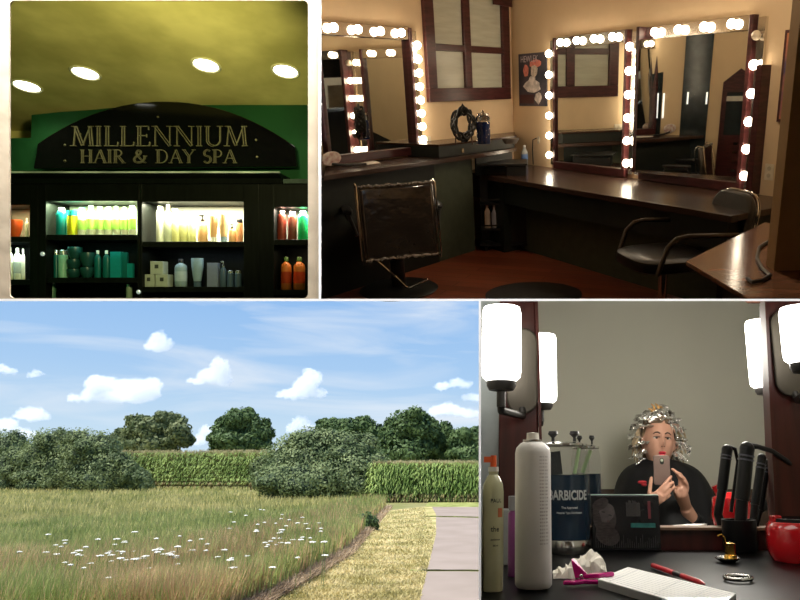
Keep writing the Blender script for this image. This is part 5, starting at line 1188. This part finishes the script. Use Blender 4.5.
MB().box(-.003, .004, -r * 1.02 - .0005, -r * .99, hb_(518), hb_(509), TR(rz=.7)).build('orange_mark', mat('orange label square', (.7, .2, .08), .5), t, smooth=False)
# grey box and purple bottle behind
q = stand(507, 566); t = MB().box(-.017, .015, 0, .05, .001, hz(507, 510, q.y)).build('tissue_box', mat('pale grey box card', (.20, .21, .20), .7), smooth=False, bevel=.002, place=P4, loc=q); tag(t, 'pale grey box standing behind the lotion bottle', 'box')
q = stand(514.5, 583); H = hz(514, 497, q.y + .05); t = thing('purple_bottle', 'slim purple bottle with a grey cap between the lotion bottle and the spray can', 'bottle', P4, q + Vector((.0, .06, .001)))
MB().lathe([(.001, 0), (.012, 0), (.012, H * .78), (.008, H * .82)], 18).build('body', mat('purple plastic', (.14, .02, .12), .35), t)
MB().lathe([(.001, H * .82), (.011, H * .82), (.011, H), (.001, H)], 16).build('cap', mat('grey cap', (.2, .2, .22), .4), t)
# product carton with a portrait print
q = stand(627, 551.5); s = mp_(q.y); w = 34.3 * s; H = hz(627, 496, q.y)
t = thing('product_carton', 'black carton with a grey portrait print and a teal bar, leaning by the jars', 'box', P4, q + Vector((0, 0, .001)), -.03)
MB().box(-w, w, 0, .035, 0, H).build('carton', mat('black printed carton', (.010, .010, .011), .25, var=.3), t, smooth=False, bevel=.0015)
MB().box(-w * .99, w * .99, .001, .034, H + .0003, H + .0014).build('top_flap', mat('pale teal flap', (.25, .38, .34), .5, var=.3), t, smooth=False)
mg1 = mat('grey portrait print', (.10, .085, .085), .4, var=.3, scale=60); mg2 = mat('dim hair print', (.045, .035, .035), .4, var=.5, scale=90, stretch=(1, 1, 4)); mg3 = mat('dark eye print', (.02, .018, .018), .4)
def pb(cx, cz, rx, rz_, lay, m, nm, rot=0, n=20):
    MB().prism([(cx + rx * cos(a) * cos(rot) - rz_ * sin(a) * sin(rot), cz + rx * cos(a) * sin(rot) + rz_ * sin(a) * cos(rot)) for a in [2 * PI * k / n for k in range(n)]], -.0004 * lay - .0003, -.0004 * lay).build(nm, m, t, smooth=False)
pb(-w * .62, H * .62, w * .33, H * .30, 1, mg2, 'printed_hair', .3); pb(-w * .55, H * .28, w * .36, H * .18, 1, mg2, 'printed_hair', -.4)
pb(-w * .56, H * .68, w * .22, H * .18, 2, mg1, 'printed_face', -.5); pb(-w * .66, H * .70, w * .055, H * .014, 3, mg3, 'printed_eye', -.3); pb(-w * .46, H * .64, w * .055, H * .014, 3, mg3, 'printed_eye', -.3); pb(-w * .74, H * .84, w * .26, H * .10, 4, mg2, 'printed_hair', .5); pb(-w * .84, H * .56, w * .12, H * .22, 4, mg2, 'printed_hair', .2); pb(-w * .52, H * .53, w * .045, H * .02, 3, mat('dim lip print', (.09, .05, .05), .4), 'printed_mouth', -.4)
MB().box(w * .14, w * .86, -.0012, -.0002, H * .42, H * .50).build('teal_bar', mat('teal carton bar', (.03, .16, .15), .4, var=.3, scale=80), t, smooth=False)
b = MB()
for k in range(30):
    x = -w * .9 + w * 1.8 * k / 29; b.box(x, x + .0009, -.0012, -.0003, H * .06, H * (.14 + .16 * random.random()))
for k in range(16): x = w * .02 + w * .42 * k / 16; b.box(x, x + .0012, -.0012, -.0003, H * .62, H * (.86 + .06 * random.random()))
o = b.build('printed_lines', mat('grey line print', (.07, .065, .065), .5), t, smooth=False); o['kind'] = 'stuff'
MB().box(w * .66, w * .74, -.0012, -.0003, H * .58, H * .9).build('red_print', mat('dull red print', (.16, .03, .04), .5), t, smooth=False)
# notepad, pen
zz = ZC + .012; cs = [P4.onz(*c, zz) for c in ((598, 579), (628, 567), (736, 593.5), (712, 612))]; c0_ = sum(cs, Vector()) / 4
t = thing('notepad', 'thick white ruled notepad lying at the front of the desk', 'notepad', P4, (c0_.x, c0_.y, ZC + .0005))
pg = [(v.x - c0_.x, v.y - c0_.y) for v in cs]
MB().slab(pg, 0, .010).build('page_block', mat('grey page edges', (.42, .42, .42), .8), t, smooth=False)
MB().slab(pg, .0101, .0115).build('top_sheet', mat('bright white paper', (.92, .92, .91), .8, var=.01), t, smooth=False)
b = MB(); A, B_, C_, D_ = [Vector((x, y)) for x, y in pg]
for k in range(1, 12):
    u = k / 12; a = A.lerp(B_, u); c = D_.lerp(C_, u); d = (c - a).normalized(); a = a + d * .006; c = c - d * .006; n = Vector((-d.y, d.x)) * .00025
    b.slab([tuple(a - n), tuple(c - n), tuple(c + n), tuple(a + n)], .0116, .0119)
for u in (.12, .55, .8):
    a = A.lerp(D_, u); c = B_.lerp(C_, u); d = (c - a).normalized(); n = Vector((-d.y, d.x)) * .00025
    b.slab([tuple(a - n), tuple(c - n), tuple(c + n), tuple(a + n)], .01165, .01195)
o = b.build('ruled_lines', mat('pale grey ruling', (.66, .68, .72), .8), t, smooth=False); o['kind'] = 'stuff'
a = P4.onz(653, 565.5, ZC + .006); b_ = P4.onz(705, 584, ZC + .006); d = b_ - a
t = thing('ballpoint_pen', 'red ballpoint pen with a black middle, lying behind the notepad', 'pen', P4, a)
MB().tube([(0, 0, 0), tuple(d * .45)], .0045, 12).build('cap', mat('red pen plastic', (.45, .02, .03), .3), t)
MB().tube([tuple(d * .451), tuple(d * .6)], .0043, 12).build('grip', m_blackp, t)
MB().tube([tuple(d * .601), tuple(d * .93), tuple(d)], [.0045, .004, .001], 12).build('barrel', mat('red pen plastic', (.45, .02, .03), .3), t)
# crumpled tissue
q = stand(580, 577); s = mp_(q.y)
b = MB(); rr = random.Random(3); prof_ = [(553, 579), (557, 575), (570, 566), (582, 558), (590, 554), (594, 556), (597, 553.5), (600, 560), (604, 570), (604, 577)]
n = 16; vs_ = []; fs_ = []
for i in range(n + 1):
    u = i / n; x = (553.5 + 51 * u - 580) * s
    hgt = max(.003, (4 + 20 * min(1, u * 1.4) * (1 - max(0, u - .86) * 4)) * s)
    for j in range(9):
        v = j / 8; a = PI * v
        vs_.append((x + rr.uniform(-.003, .003), -.026 * cos(a) * (1 - .3 * u) + rr.uniform(-.003, .003), max(.0008, hgt * sin(a) ** .6 + (rr.uniform(-.006, .005) if 0 < j < 8 else 0))))
for i in range(n):
    for j in range(8): fs_.append((i * 9 + j, i * 9 + j + 1, (i + 1) * 9 + j + 1, (i + 1) * 9 + j))
fs_ += [tuple(range(9)), tuple(n * 9 + j for j in range(8, -1, -1))]
b.add(vs_, fs_); o = b.build('crumpled_tissue', mat('white tissue paper', (.82, .78, .70), .9, var=.03), place=P4, loc=q + Vector((0, 0, .0005)), smooth=False); tag(o, 'crumpled white tissue between the spray can and the notepad', 'tissue')
# magenta hair clip
q = stand(586, 585); s = mp_(q.y); m_mag = mat('translucent magenta plastic', (.52, .01, .20), .2, var=.1, coat=.5)
t = thing('hair_clip', 'magenta plastic hair clip lying in front of the crumpled tissue', 'clip', P4, q + Vector((0, 0, .001)))
t.scale = (1.25, 1.25, 1.25)
MB().slab([(-.026, -.010), (.0, -.004), (.012, .006), (.034, .004), (.036, -.008), (.018, -.016), (-.004, -.012), (-.016, -.022), (-.03, -.018)], .002, .007).build('lower_jaw', m_mag, t, smooth=False, bevel=.0015)
MB().slab([(-.004, -.006), (.012, .004), (.035, .002), (.036, -.004), (.016, -.010)], .0075, .0125, TR(ry=-.06)).build('upper_jaw', m_mag, t, smooth=False, bevel=.0015)
MB().add([(-.014, -.004, .007), (.004, -.006, .010), (.004, .006, .010), (-.014, .006, .030), (-.019, -.002, .030), (-.010, .002, .008)], [(0, 1, 4), (1, 3, 4), (1, 2, 3), (0, 4, 3, 5), (0, 5, 2, 1), (5, 3, 2)]).build('thumb_lever', m_mag, t, smooth=False, bevel=.001)
MB().ball((-.006, -.004, .010), .003, 10).build('spring_pin', m_steel, t)
# gold figurine cup on a silver dish and a silver bangle
m_gold4 = mat('shiny gold', (.75, .42, .08), .2, metal=1, var=.1)
q = stand(728, 562.5); t = thing('silver_dish', 'small silver dish with a gold cup and hook on it, behind the silver bangle', 'dish', P4, q + Vector((0, 0, .001)))
MB().lathe([(.001, 0), (.014, 0), (.023, .006), (.024, .008), (.021, .007), (.001, .002)], 30).build('dish', m_steel, t)
MB().lathe([(.001, .0035), (.012, .0035), (.0125, .012), (.010, .014), (.010, .030), (.011, .034), (.001, .036)], 22, TR(.006, 0, 0)).build('gold_cup', m_gold4, t)
MB().tube([(-.004, -.004, .030), (-.005, -.006, .044), (-.010, -.006, .050), (-.018, -.006, .047)], .0018, 8).build('gold_hook', m_gold4, t)
q = stand(738.3, 581); R_ = 13 * mp_(q.y)
o = MB().tube([(R_ * cos(a), R_ * sin(a) * 1.0, .004) for a in [2 * PI * k / 32 for k in range(33)]], .0032, 10, caps=False).build('silver_bangle', m_steel, place=P4, loc=q + Vector((0, 0, .001))); tag(o, 'thin silver bangle lying flat in front of the silver dish', 'bangle')
# hair tools in a holder
m_tool = mat('satin black tool plastic', (.005, .005, .0055), .35, var=.2, spec=.3)
def PT(px, py, y): v = P(px, py, y); return v
hq = stand(741, 552); t = thing('tool_holder', 'black round holder that the curling tools stand in, beside the red container', 'holder', P4, hq + Vector((0, .0, .001)))
rh = 17 * mp_(hq.y); hh_ = hz(741, 520, hq.y)
MB().lathe([(.001, 0), (rh * .9, 0), (rh, .006), (rh, hh_), (rh * .86, hh_), (rh * .84, .012), (.001, .010)], 30).build('cup', m_tool, t)
def tool(label, pts, r, y0, y1, cable=None, coil=True, name='curling_iron'):
    n = len(pts); Q = [PT(px, py, y0 + (y1 - y0) * i / (n - 1)) for i, (px, py) in enumerate(pts)]
    t = thing(name, label, 'hair tool', P4, Q[0]); o_ = Q[0]
    L_ = [tuple(v - o_) for v in Q]; s = mp_(y0)
    MB().tube([L_[0], L_[1]], r * s, 16).build('handle', m_tool, t)
    MB().tube(L_[1:], [r * s * .82] * (n - 1), 14).build('barrel', m_tool, t)
    v = (Q[0] - Q[1]).normalized()
    MB().ball((0, 0, 0), r * s * 1.05, 14).build('end_cap', m_tool, t)
    for k in (.12, .2): MB().tube([tuple((Q[1] - o_) * k), tuple((Q[1] - o_) * (k + .03))], r * s * 1.12, 16).build('ring', mat('dull blue grey ring', (.06, .06, .08), .3), t)
    if cable:
        C_ = [tuple(PT(px, py, y) - o_) for px, py, y in cable]; MB().tube(C_, [r * s * .55] + [r * s * .36] * (len(C_) - 1), 10).build('cord', m_tool, t)
    return t
yh = hq.y
tool('thick black curling iron standing upright, its cord arching to the side', [(747, 449), (742, 500), (739, 548)], 7.4, yh - .0, yh, cable=[(747, 446, yh), (757, 446.5, yh + .01), (772, 451, yh + .03), (787, 461, yh + .05), (800, 474, yh + .08)])
tool('black curling iron with a bent top, leaning away from the red container', [(727, 450), (722, 490), (718, 514), (728, 546)], 5.4, yh + .10, yh + .10, cable=[(727, 447, yh + .1), (735, 449, yh + .1), (738, 462, yh + .12), (731, 512, yh + .12)])
tool('slim black styling wand behind the thick curling iron', [(762, 458), (755, 505), (750, 548)], 4.4, yh + .05, yh + .03)
tool('thin black styling wand leaning against the frame stile', [(768, 462), (760, 510), (752, 546)], 3, yh + .09, yh + .07)
tool('black wand rising behind the red container', [(796, 458), (787, 486), (778, 512), (770, 540)], 4.4, yh + .07, yh + .1)
# red container
q = stand(801, 561); s = mp_(q.y); r = 31 * s; H = hz(801, 521, q.y + r * .3); m_red = mat('glossy red plastic', (.42, .008, .012), .14, var=.08, coat=.6)
t = thing('red_container', 'glossy red round container with a black rim at the side of the desk', 'container', P4, q + Vector((0, .0, .001)))
MB().lathe([(.001, 0), (r * .86, 0), (r * .97, .012), (r, .03), (r, H * .8), (r * .93, H * .95), (r * .86, H), (r * .8, H), (r * .8, H * .8), (.001, H * .78)], 40).build('body', m_red, t)
MB().lathe([(r * .80, H * 1.0), (r * .80, H * 1.08), (r * .7, H * 1.09), (r * .7, H * 1.0)], 32, cap=False).build('rim', m_tool, t)
MB().box(-r * .84, -r * .55, -.012, .012, H * .93, H * 1.16).build('lug', m_red, t, smooth=False, bevel=.003)
# ---- beyond the mirror frame: its reflected desk edge, paper and red dryer
dv = MB().slab([tuple(ppx(545, YM + .06, 0))[:2], tuple(ppx(765, YM + .06, 0))[:2], tuple(ppx(765, 2.08, 0))[:2], tuple(ppx(545, 2.08, 0))[:2]], ZC - .02, ZC).build('desk_edge', mat('dark brown desk beyond frame', (.05, .028, .02), .35, var=.2), smooth=False, place=P4); tag(dv, 'desk seen in the mirror, its brown far edge below the seated person', 'desk')
cs = [P4.onz(*c, ZC + .008) for c in ((660, 526), (681, 519.5), (703, 522.5), (694, 526))]; cc_ = sum(cs, Vector()) / 4
for v in cs: v.y = min(v.y, 2.07)
o = MB().slab([(v.x - cc_.x, v.y - cc_.y) for v in cs], 0, .007).build('paper_pad', mat('bright white paper', (.86, .85, .83), .8), smooth=False, place=P4, loc=(cc_.x, cc_.y, ZC + .001)); tag(o, 'white paper seen in the mirror in front of the seated person', 'paper')
rd = thing('hair_dryer', 'red hair dryer seen in the mirror behind the black curling irons', 'hair dryer', P4, P4.onz(733, 524.5, ZC) * 1.0 + Vector((0, 0, .001)))
rd.matrix_world = P4.M @ Matrix.Translation((P(732, 510, 2.03).x, 2.03, ZC + .001))
MB().lathe([(.001, 0), (.055, .0), (.062, .03), (.055, .085), (.03, .10), (.001, .102)], 26).build('body', m_red, rd)
MB().tube([(.05, 0, .05), (.10, 0, .07)], .022, 14).build('nozzle', m_tool, rd)
MB().tube([(-.03, 0, .085), (-.045, 0, .12)], .012, 10).build('switch', m_red, rd)
# ---- the person
m_skin = mat('warm skin', (.50, .27, .19), .45, var=.06, scale=18, spec=.4); m_cape = mat('black salon cape', (.008, .008, .009), .55, var=.25, scale=8, bump=.25, bscale=10, spec=.2)
YP = 2.80; sp_ = mp_(YP, .1)
hc_ = P(658.5, 441.5, YP)
per = thing('person', 'person in a black salon cape, foils in their hair, photographing themselves with a phone', 'person', P4, (hc_.x, YP, ZF + .0)); O = Vector((hc_.x, YP, ZF))
def rel(px, py, y): return P(px, py, y) - O
hx, hy_, hzr = .0640, .082, .120                     # half head width, depth, height
HC = rel(658.5, 441.5, YP)
HT = Matrix.Translation(HC) @ Matrix.Rotation(.07, 4, 'Y') @ Matrix.Rotation(-.06, 4, 'X')
def face(u, w):                                       # displacement forward (towards -y) for direction u (across), w (up)
    g = lambda cx, cw, sx, sw: math.exp(-((u - cx) / sx) ** 2 - ((w - cw) / sw) ** 2)
    d = .020 * g(0, -.14, .13, .15) + .010 * g(0, .02, .09, .2)               # nose
    d -= .009 * (g(-.36, .07, .2, .09) + g(.36, .07, .2, .09))                 # eye sockets
    d += .005 * (g(-.36, .2, .28, .07) + g(.36, .2, .28, .07))                 # brow
    d += .006 * (g(-.52, -.2, .25, .2) + g(.52, -.2, .25, .2))                 # cheeks
    d += .010 * g(0, -.47, .2, .09) + .007 * g(0, -.85, .3, .14)               # pouting mouth, chin
    return d
body = MB(); nu, nv = 56, 48; vs_ = []
def headpt(i, j):
    a = PI * i / nv; q_ = 2 * PI * j / nu; u, v, w = sin(a) * cos(q_), sin(a) * sin(q_), cos(a)
    k = 1.0
    wx = hx * (1 - .22 * max(0, -w - .1) ** 1.3 * 1.1)
    x, y, z = wx * u, hy_ * v, hzr * w
    if v < 0: y -= face(u, w) * min(1, -v * 1.6)
    if w < -.35 and v > 0: y *= 1 - .35 * (-w - .35)
    return Vector((x, y, z))
for i in range(nv + 1):
    for j in range(nu): vs_.append(HT @ headpt(i, j))
body.add(vs_, [(i * nu + j, (i + 1) * nu + j, (i + 1) * nu + (j + 1) % nu, i * nu + (j + 1) % nu) for i in range(nv) for j in range(nu)])
for sgn in (-1, 1): body.ball((0, 0, 0), (.010, .018, .030), 12, HT @ Matrix.Translation((sgn * hx * 1.0, .005, -.005)) @ Matrix.Rotation(sgn * .3, 4, 'Z'))
nb = rel(660, 475, YP + .01)
body.tube([tuple(HC + Vector((0, .015, -.06))), tuple(nb), tuple(nb + Vector((0, .015, -.09)))], [.048, .046, .075], 18)
# torso, upper arms (under the cape), thighs on the chair
sh = nb + Vector((0, .02, -.10))
body.tube([tuple(sh + Vector((0, 0, .05))), tuple(sh), tuple(sh + Vector((0, 0, -.2))), tuple(sh + Vector((0, .01, -.38))), tuple(sh + Vector((0, .0, -.5)))], [.07, .14, .13, .12, .15], 20, flat=.75)
wl, wr_ = rel(649, 510, 2.56), rel(686, 508, 2.58)
el_, er_ = rel(630, 545, 2.66), rel(700, 540, 2.70)
body.tube([tuple(sh + Vector((-.13, 0, -.01))), tuple(sh.lerp(el_, .55) + Vector((-.04, 0, 0))), tuple(el_)], [.052, .045, .038], 14)
body.tube([tuple(sh + Vector((.13, 0, -.01))), tuple(sh.lerp(er_, .55) + Vector((.04, 0, 0))), tuple(er_)], [.052, .045, .038], 14)
body.tube([tuple(el_), tuple(el_.lerp(wl, .5)), tuple(wl)], [.038, .034, .024], 14)
body.tube([tuple(er_), tuple(er_.lerp(wr_, .5)), tuple(wr_)], [.038, .034, .024], 14)
yp = 2.50                                             # phone plane
# hand on the picture's near-jar side: palm behind the lower phone, fingers wrap across its face seen here, thumb up the edge
pl_ = rel(655, 499, yp - .012)
body.tube([tuple(wl), tuple(wl.lerp(pl_, .5)), tuple(pl_), tuple(rel(660, 494, yp - .016))], [.023, .026, .028, .022], 14, flat=.75)
def finger(pts, r0): body.tube([tuple(rel(*p_)) for p_ in pts], [r0 * (1 - .1 * i) for i in range(len(pts))], 10); e = rel(*pts[-1]); body.ball(tuple(e), r0 * (1 - .1 * (len(pts) - 1)), 10)
finger([(658, 492, yp - .014), (663, 486, yp - .022), (668, 480, yp - .020), (671, 476.5, yp - .008)], .0085)
finger([(660, 495, yp - .014), (665, 490, yp - .024), (670, 485, yp - .020), (673, 482, yp - .006)], .0085)
finger([(660, 499, yp - .014), (665, 495.5, yp - .023), (670, 491, yp - .018), (672.5, 488.5, yp - .005)], .0080)
finger([(659, 503, yp - .012), (663, 500.5, yp - .020), (668, 497, yp - .016), (670.5, 495, yp - .006)], .0070)
finger([(650, 501, yp - .006), (649.5, 492, yp - .004), (650.5, 484, yp - .002), (651.5, 478, yp - .000)], .0095)
# other hand: open, fingers bent towards the phone's edge
pr_ = rel(681, 494, yp + .03)
body.tube([tuple(wr_), tuple(wr_.lerp(pr_, .5)), tuple(pr_), tuple(rel(678, 487, yp + .02))], [.022, .025, .028, .022], 14, flat=.75)
finger([(680, 487, yp + .02), (680, 479, yp + .008), (676, 472, yp + .0), (672.5, 469, yp - .002)], .0083)
finger([(683, 488, yp + .02), (684, 480, yp + .006), (680.5, 474, yp - .006), (676, 472.5, yp - .008)], .0085)
finger([(685, 490, yp + .02), (686.5, 483, yp + .006), (684, 478, yp - .006), (680, 476.5, yp - .010)], .0080)
finger([(686, 494, yp + .02), (688, 488, yp + .01), (687, 483.5, yp - .0), (684, 481.5, yp - .006)], .0068)
finger([(679, 497, yp + .02), (675.5, 492, yp + .008), (673.5, 487, yp + .004), (672.5, 482, yp + .010)], .0090)
ob_ = body.build('body', m_skin, per); rm_ = ob_.modifiers.new('one skin', 'REMESH'); rm_.mode = 'VOXEL'; rm_.voxel_size = .0042; rm_.use_smooth_shade = True
sm_ = ob_.modifiers.new('soften', 'SMOOTH'); sm_.factor = .4; sm_.iterations = 2
# face details
def onface(u, w, out=.001):
    a = math.acos(w); 
    su = u; vv = -math.sqrt(max(0, 1 - u * u - w * w)); wx = hx * (1 - .22 * max(0, -w - .1) ** 1.3 * 1.1)
    y = hy_ * vv - face(u, w) * min(1, -vv * 1.6) - out
    return HT @ Vector((wx * u, y, hzr * w))
m_eye = mat('eye white', (.55, .50, .45), .2); m_iris = mat('dark brown iris', (.02, .012, .008), .15); m_lip = mat('red lipstick', (.42, .012, .03), .3, var=.1); m_brow = mat('brown brow hair', (.06, .035, .025), .8)
for sgn in (-1, 1):
    c = onface(sgn * .36, .06, -.004); b = MB().ball(tuple(c), (.0135, .008, .0066), 14); b.build('eye', m_eye, per)
    c2 = onface(sgn * .35, .062, .0035); MB().ball(tuple(c2), (.0055, .003, .0052), 12).build('iris', m_iris, per)
    MB().tube([tuple(onface(sgn * (.36 + d_), .095 - .35 * d_ * d_, .0028)) for d_ in (-.2, -.1, 0, .1, .2)], .0024, 6).build('eyelid', m_brow, per)
    MB().tube([tuple(onface(sgn * u, w, .001)) for u, w in ((.16, .20), (.30, .245), (.45, .235), (.58, .18))], [.0030, .0034, .0028, .0014], 6).build('eyebrow', m_brow, per)
lc_ = onface(0, -.47, -.001)
b = MB(); b.ball(tuple(onface(-.075, -.435, -.003)), (.011, .009, .0062), 12); b.ball(tuple(onface(.075, -.435, -.003)), (.011, .009, .0062), 12); b.build('upper_lip', m_lip, per)
MB().ball(tuple(onface(0, -.515, -.003)), (.0145, .009, .0072), 14).build('lower_lip', m_lip, per)
for sgn in (-1, 1): MB().ball(tuple(onface(sgn * .075, -.235, .0004)), (.003, .002, .002), 8).build('nostril', m_iris, per)
# hair: brown mass at the back and crown
m_hair = mat('brown and blond hair', (.05, .03, .02), .6, var=.4, scale=50, col2=(.16, .10, .05), stretch=(1, 1, .2))
b = MB(); vs_ = []
for i in range(25):
    for j in range(32):
        a = PI * .72 * i / 24; q_ = 2 * PI * j / 32; u, v, w = sin(a) * cos(q_), sin(a) * sin(q_), cos(a)
        k = 1.13 + .03 * sin(9 * q_ + 5 * a)
        y = hy_ * v * k + .012
        if v < 0 and w < .50: y = max(y, -.030 + .05 * (.50 - w)) 
        vs_.append(HT @ Vector((hx * u * k * 1.04, y, hzr * w * 1.06 + .004)))
b.add(vs_, [(i * 32 + j, (i + 1) * 32 + j, (i + 1) * 32 + (j + 1) % 32, i * 32 + (j + 1) % 32) for i in range(24) for j in range(32)] + [tuple(24 * 32 + j for j in range(32))]); b.build('hair', m_hair, per)
m_foil = mat('crinkled silver foil', (.93, .93, .92), .20, metal=1, var=.05, bump=.6, bscale=70)
rr = random.Random(11); k_ = 0
for row, (ang_w, cnt, rad) in enumerate(((.96, 6, 1.2), (.84, 12, 1.22), (.66, 15, 1.3), (.42, 15, 1.38), (.16, 15, 1.46), (-.10, 14, 1.5), (-.34, 12, 1.44), (-.56, 9, 1.3))):
    for j in range(cnt):
        a = PI * (.0 + 2 * (j + .5 * (row % 2)) / cnt) + rr.uniform(-.12, .12)
        cu, cv = cos(a), sin(a)
        if cv < -.1 and ang_w < .62 and abs(cu) < (.82 if ang_w < .3 else .55 if ang_w < .5 else 0): continue
        if cv > .85 and ang_w < .3: continue
        sw_ = math.sqrt(1 - ang_w ** 2)
        base = Vector((hx * 1.08 * sw_ * cu, hy_ * 1.08 * sw_ * cv + .008, hzr * 1.05 * ang_w))
        outw = Vector((cu * sw_ * 1.2, cv * sw_ * .8, ang_w * .9 + .05)).normalized()
        ln = rr.uniform(.034, .052) * (rad - .2); side = outw.cross(Vector((0, 0, 1)));
        if side.length < .05: side = Vector((1, 0, 0))
        side.normalize(); side = (Matrix.Rotation(rr.uniform(-.9, .9), 3, outw) @ side) * rr.uniform(.018, .028); nn = outw.cross(side).normalized() * .006
        vs_ = []; ns_ = 5
        for i in range(ns_ + 1):
            u = i / ns_; c = base + outw * ln * u + Vector((0, 0, -.018 * u * u)) + nn * rr.uniform(-.6, .6)
            for e in (-1, -.3, .4, 1): vs_.append(HT @ (c + side * e + nn * rr.uniform(-.7, .7)))
        b = MB().add(vs_, [(i * 4 + e, i * 4 + e + 1, (i + 1) * 4 + e + 1, (i + 1) * 4 + e) for i in range(ns_) for e in range(3)])
        o = b.build('hair_foil', m_foil, per, smooth=False); sd = o.modifiers.new('foil thickness', 'SOLIDIFY'); sd.thickness = .0022
for (x0, z0, x1, z1, y) in ((-1.25, .45, -1.75, -.55, 0), (-1.3, .3, -1.6, -.75, -.01), (1.25, .4, 1.75, -.35, 0), (1.2, .1, 1.65, -.7, .01), (-1.1, -.1, -1.35, -.95, .02), (1.1, -.2, 1.3, -1.0, .02), (-1.35, .1, -1.72, -.2, .01), (1.35, .5, 1.85, .1, .01)):
    p0, p1 = HT @ Vector((hx * x0, y, hzr * z0)), HT @ Vector((hx * x1, y - .01, hzr * z1))
    MB().tube([tuple(p0), tuple(p0.lerp(p1, .5) + Vector((.006 * (1 if x1 > 0 else -1), 0, .01))), tuple(p1)], [.006, .005, .002], 8).build('hair_strand', mat('blond hair strand', (.34, .26, .16), .7, var=.3, scale=60), per)
for (x0, z0, x1, z1) in ((-.35, 1.0, -.62, 1.26), (-.1, 1.05, -.35, 1.28), (-.2, .95, -.1, 1.2), (-.5, .95, -.8, 1.08), (.1, 1.0, .0, 1.2)):
    p0, p1 = HT @ Vector((hx * x0, -.03, hzr * z0)), HT @ Vector((hx * x1, -.035, hzr * z1))
    MB().tube([tuple(p0), tuple(p0.lerp(p1, .5) + Vector((.004, 0, .006))), tuple(p1)], [.006, .005, .002], 8).build('hair_tuft', mat('ginger blond tuft', (.50, .28, .10), .6, var=.3, scale=60), per)
# cape
secs = [(458.5, 649, 671, .055, .055), (461, 644, 678, .075, .08), (464, 632, 690, .10, .10), (469, 625, 699, .13, .12), (477, 619, 706, .17, .13), (488, 615.5, 712, .20, .14), (500, 613.5, 716, .22, .15), (515, 612.5, 716.5, .235, .16), (535, 611, 718, .25, .17), (560, 609, 720, .27, .18), (600, 606, 724, .30, .2)]
b = MB(); nn_ = 56; vs_ = []
for k, (py, xl_, xr_, df, db_) in enumerate(secs):
    z = rel(660, py, YP).z; a_, c_ = rel(xl_, py, YP).x, rel(xr_, py, YP).x
    for j in range(nn_):
        q_ = 2 * PI * j / nn_; cx_ = (a_ + c_) / 2; w_ = (c_ - a_) / 2
        fold = 1 + (.03 * sin(q_ * 9 + k * .35) + .02 * sin(q_ * 14 + 1)) * min(1, k / 4)
        vs_.append((cx_ + w_ * cos(q_) * (1 + .012 * sin(q_ * 5) * min(1, k / 3)), .02 + (df if sin(q_) < 0 else db_) * sin(q_) * fold, z))
b.add(vs_, [(k * nn_ + j, (k + 1) * nn_ + j, (k + 1) * nn_ + (j + 1) % nn_, k * nn_ + (j + 1) % nn_) for k in range(len(secs) - 1) for j in range(nn_)]); cp_ = b.build('salon_cape', m_cape, per, subd=1)
# cape sleeves over the forearms
for w_, e_, n_ in ((wl, el_, 'cape_sleeve'), (wr_, er_, 'cape_sleeve')):
    a_ = e_.lerp(w_, .72); MB().tube([tuple(e_ + Vector((0, .06, -.03))), tuple(e_), tuple(e_.lerp(w_, .4)), tuple(a_)], [.075, .062, .050, .036], 18).build(n_, m_cape, per)
lg = rel(641, 484, YP - .165); b = MB()
for k in range(6): b.ball((lg.x + rr.uniform(-.014, .014), lg.y - .012, lg.z + rr.uniform(-.008, .008)), (.009, .004, .006), 8)
b.build('cape_emblem', mat('red cape emblem', (.35, .01, .02), .5), per)
MB().tube([tuple(nb + Vector((.052 * cos(a), .01 + .05 * sin(a), .02))) for a in [2 * PI * k / 20 for k in range(21)]], .008, 8, caps=False).build('cape_collar', m_cape, per)
# phone
pc_ = P(661.8, 470, yp); sph = mp_(yp, .1); w = 8.1 * sph; h = 14.2 * sph
ph = thing('smartphone', 'bronze grey smartphone held up in front of the chin by the caped person', 'phone', P4, pc_)
RT = TR(0, 0, 0, ry=.02)
MB().prism(rounded(-w, w, -h, h, .008), -.004, .004, RT).build('back_cover', mat('bronze grey metal', (.20, .14, .12), .35, metal=.55, var=.08), ph, smooth=False, bevel=.0015)
MB().prism(rounded(-.0075, .0075, h * .38, h * .80, .0074), -.0058, -.0041, RT).build('camera_bump', mat('dark camera glass', (.03, .035, .03), .1), ph, smooth=False)
MB().lathe([(.001, 0), (.0052, 0), (.0052, .0012), (.001, .0012)], 16, RT @ TR(0, -.0059, h * .66, rx=PI / 2)).build('lens', mat('pale lens ring', (.35, .4, .3), .3), ph)
# swivel chair under the person
chr_ = thing('salon_chair', 'dark salon chair that the caped person sits on, hidden behind the mirror ledge', 'chair', P4, (hc_.x, YP + .05, ZF + .0)) if False else None
# unseen warm fill lights added to brighten the wall and the desk
light('POINT', 'mirror wall fill light', P4, (P(700, 300, 2.0).x, 2.0, .36), 16, (1, .95, .86), shadow_soft_size=.12)
light('AREA', 'desk fill light', P4, (P(640, 300, 1.1).x, 1.1, .20), 1.1, (1, .95, .86), aim=(P(640, 300, 1.1).x, 1.15, -1), shape='RECTANGLE', size=.4, size_y=.25)
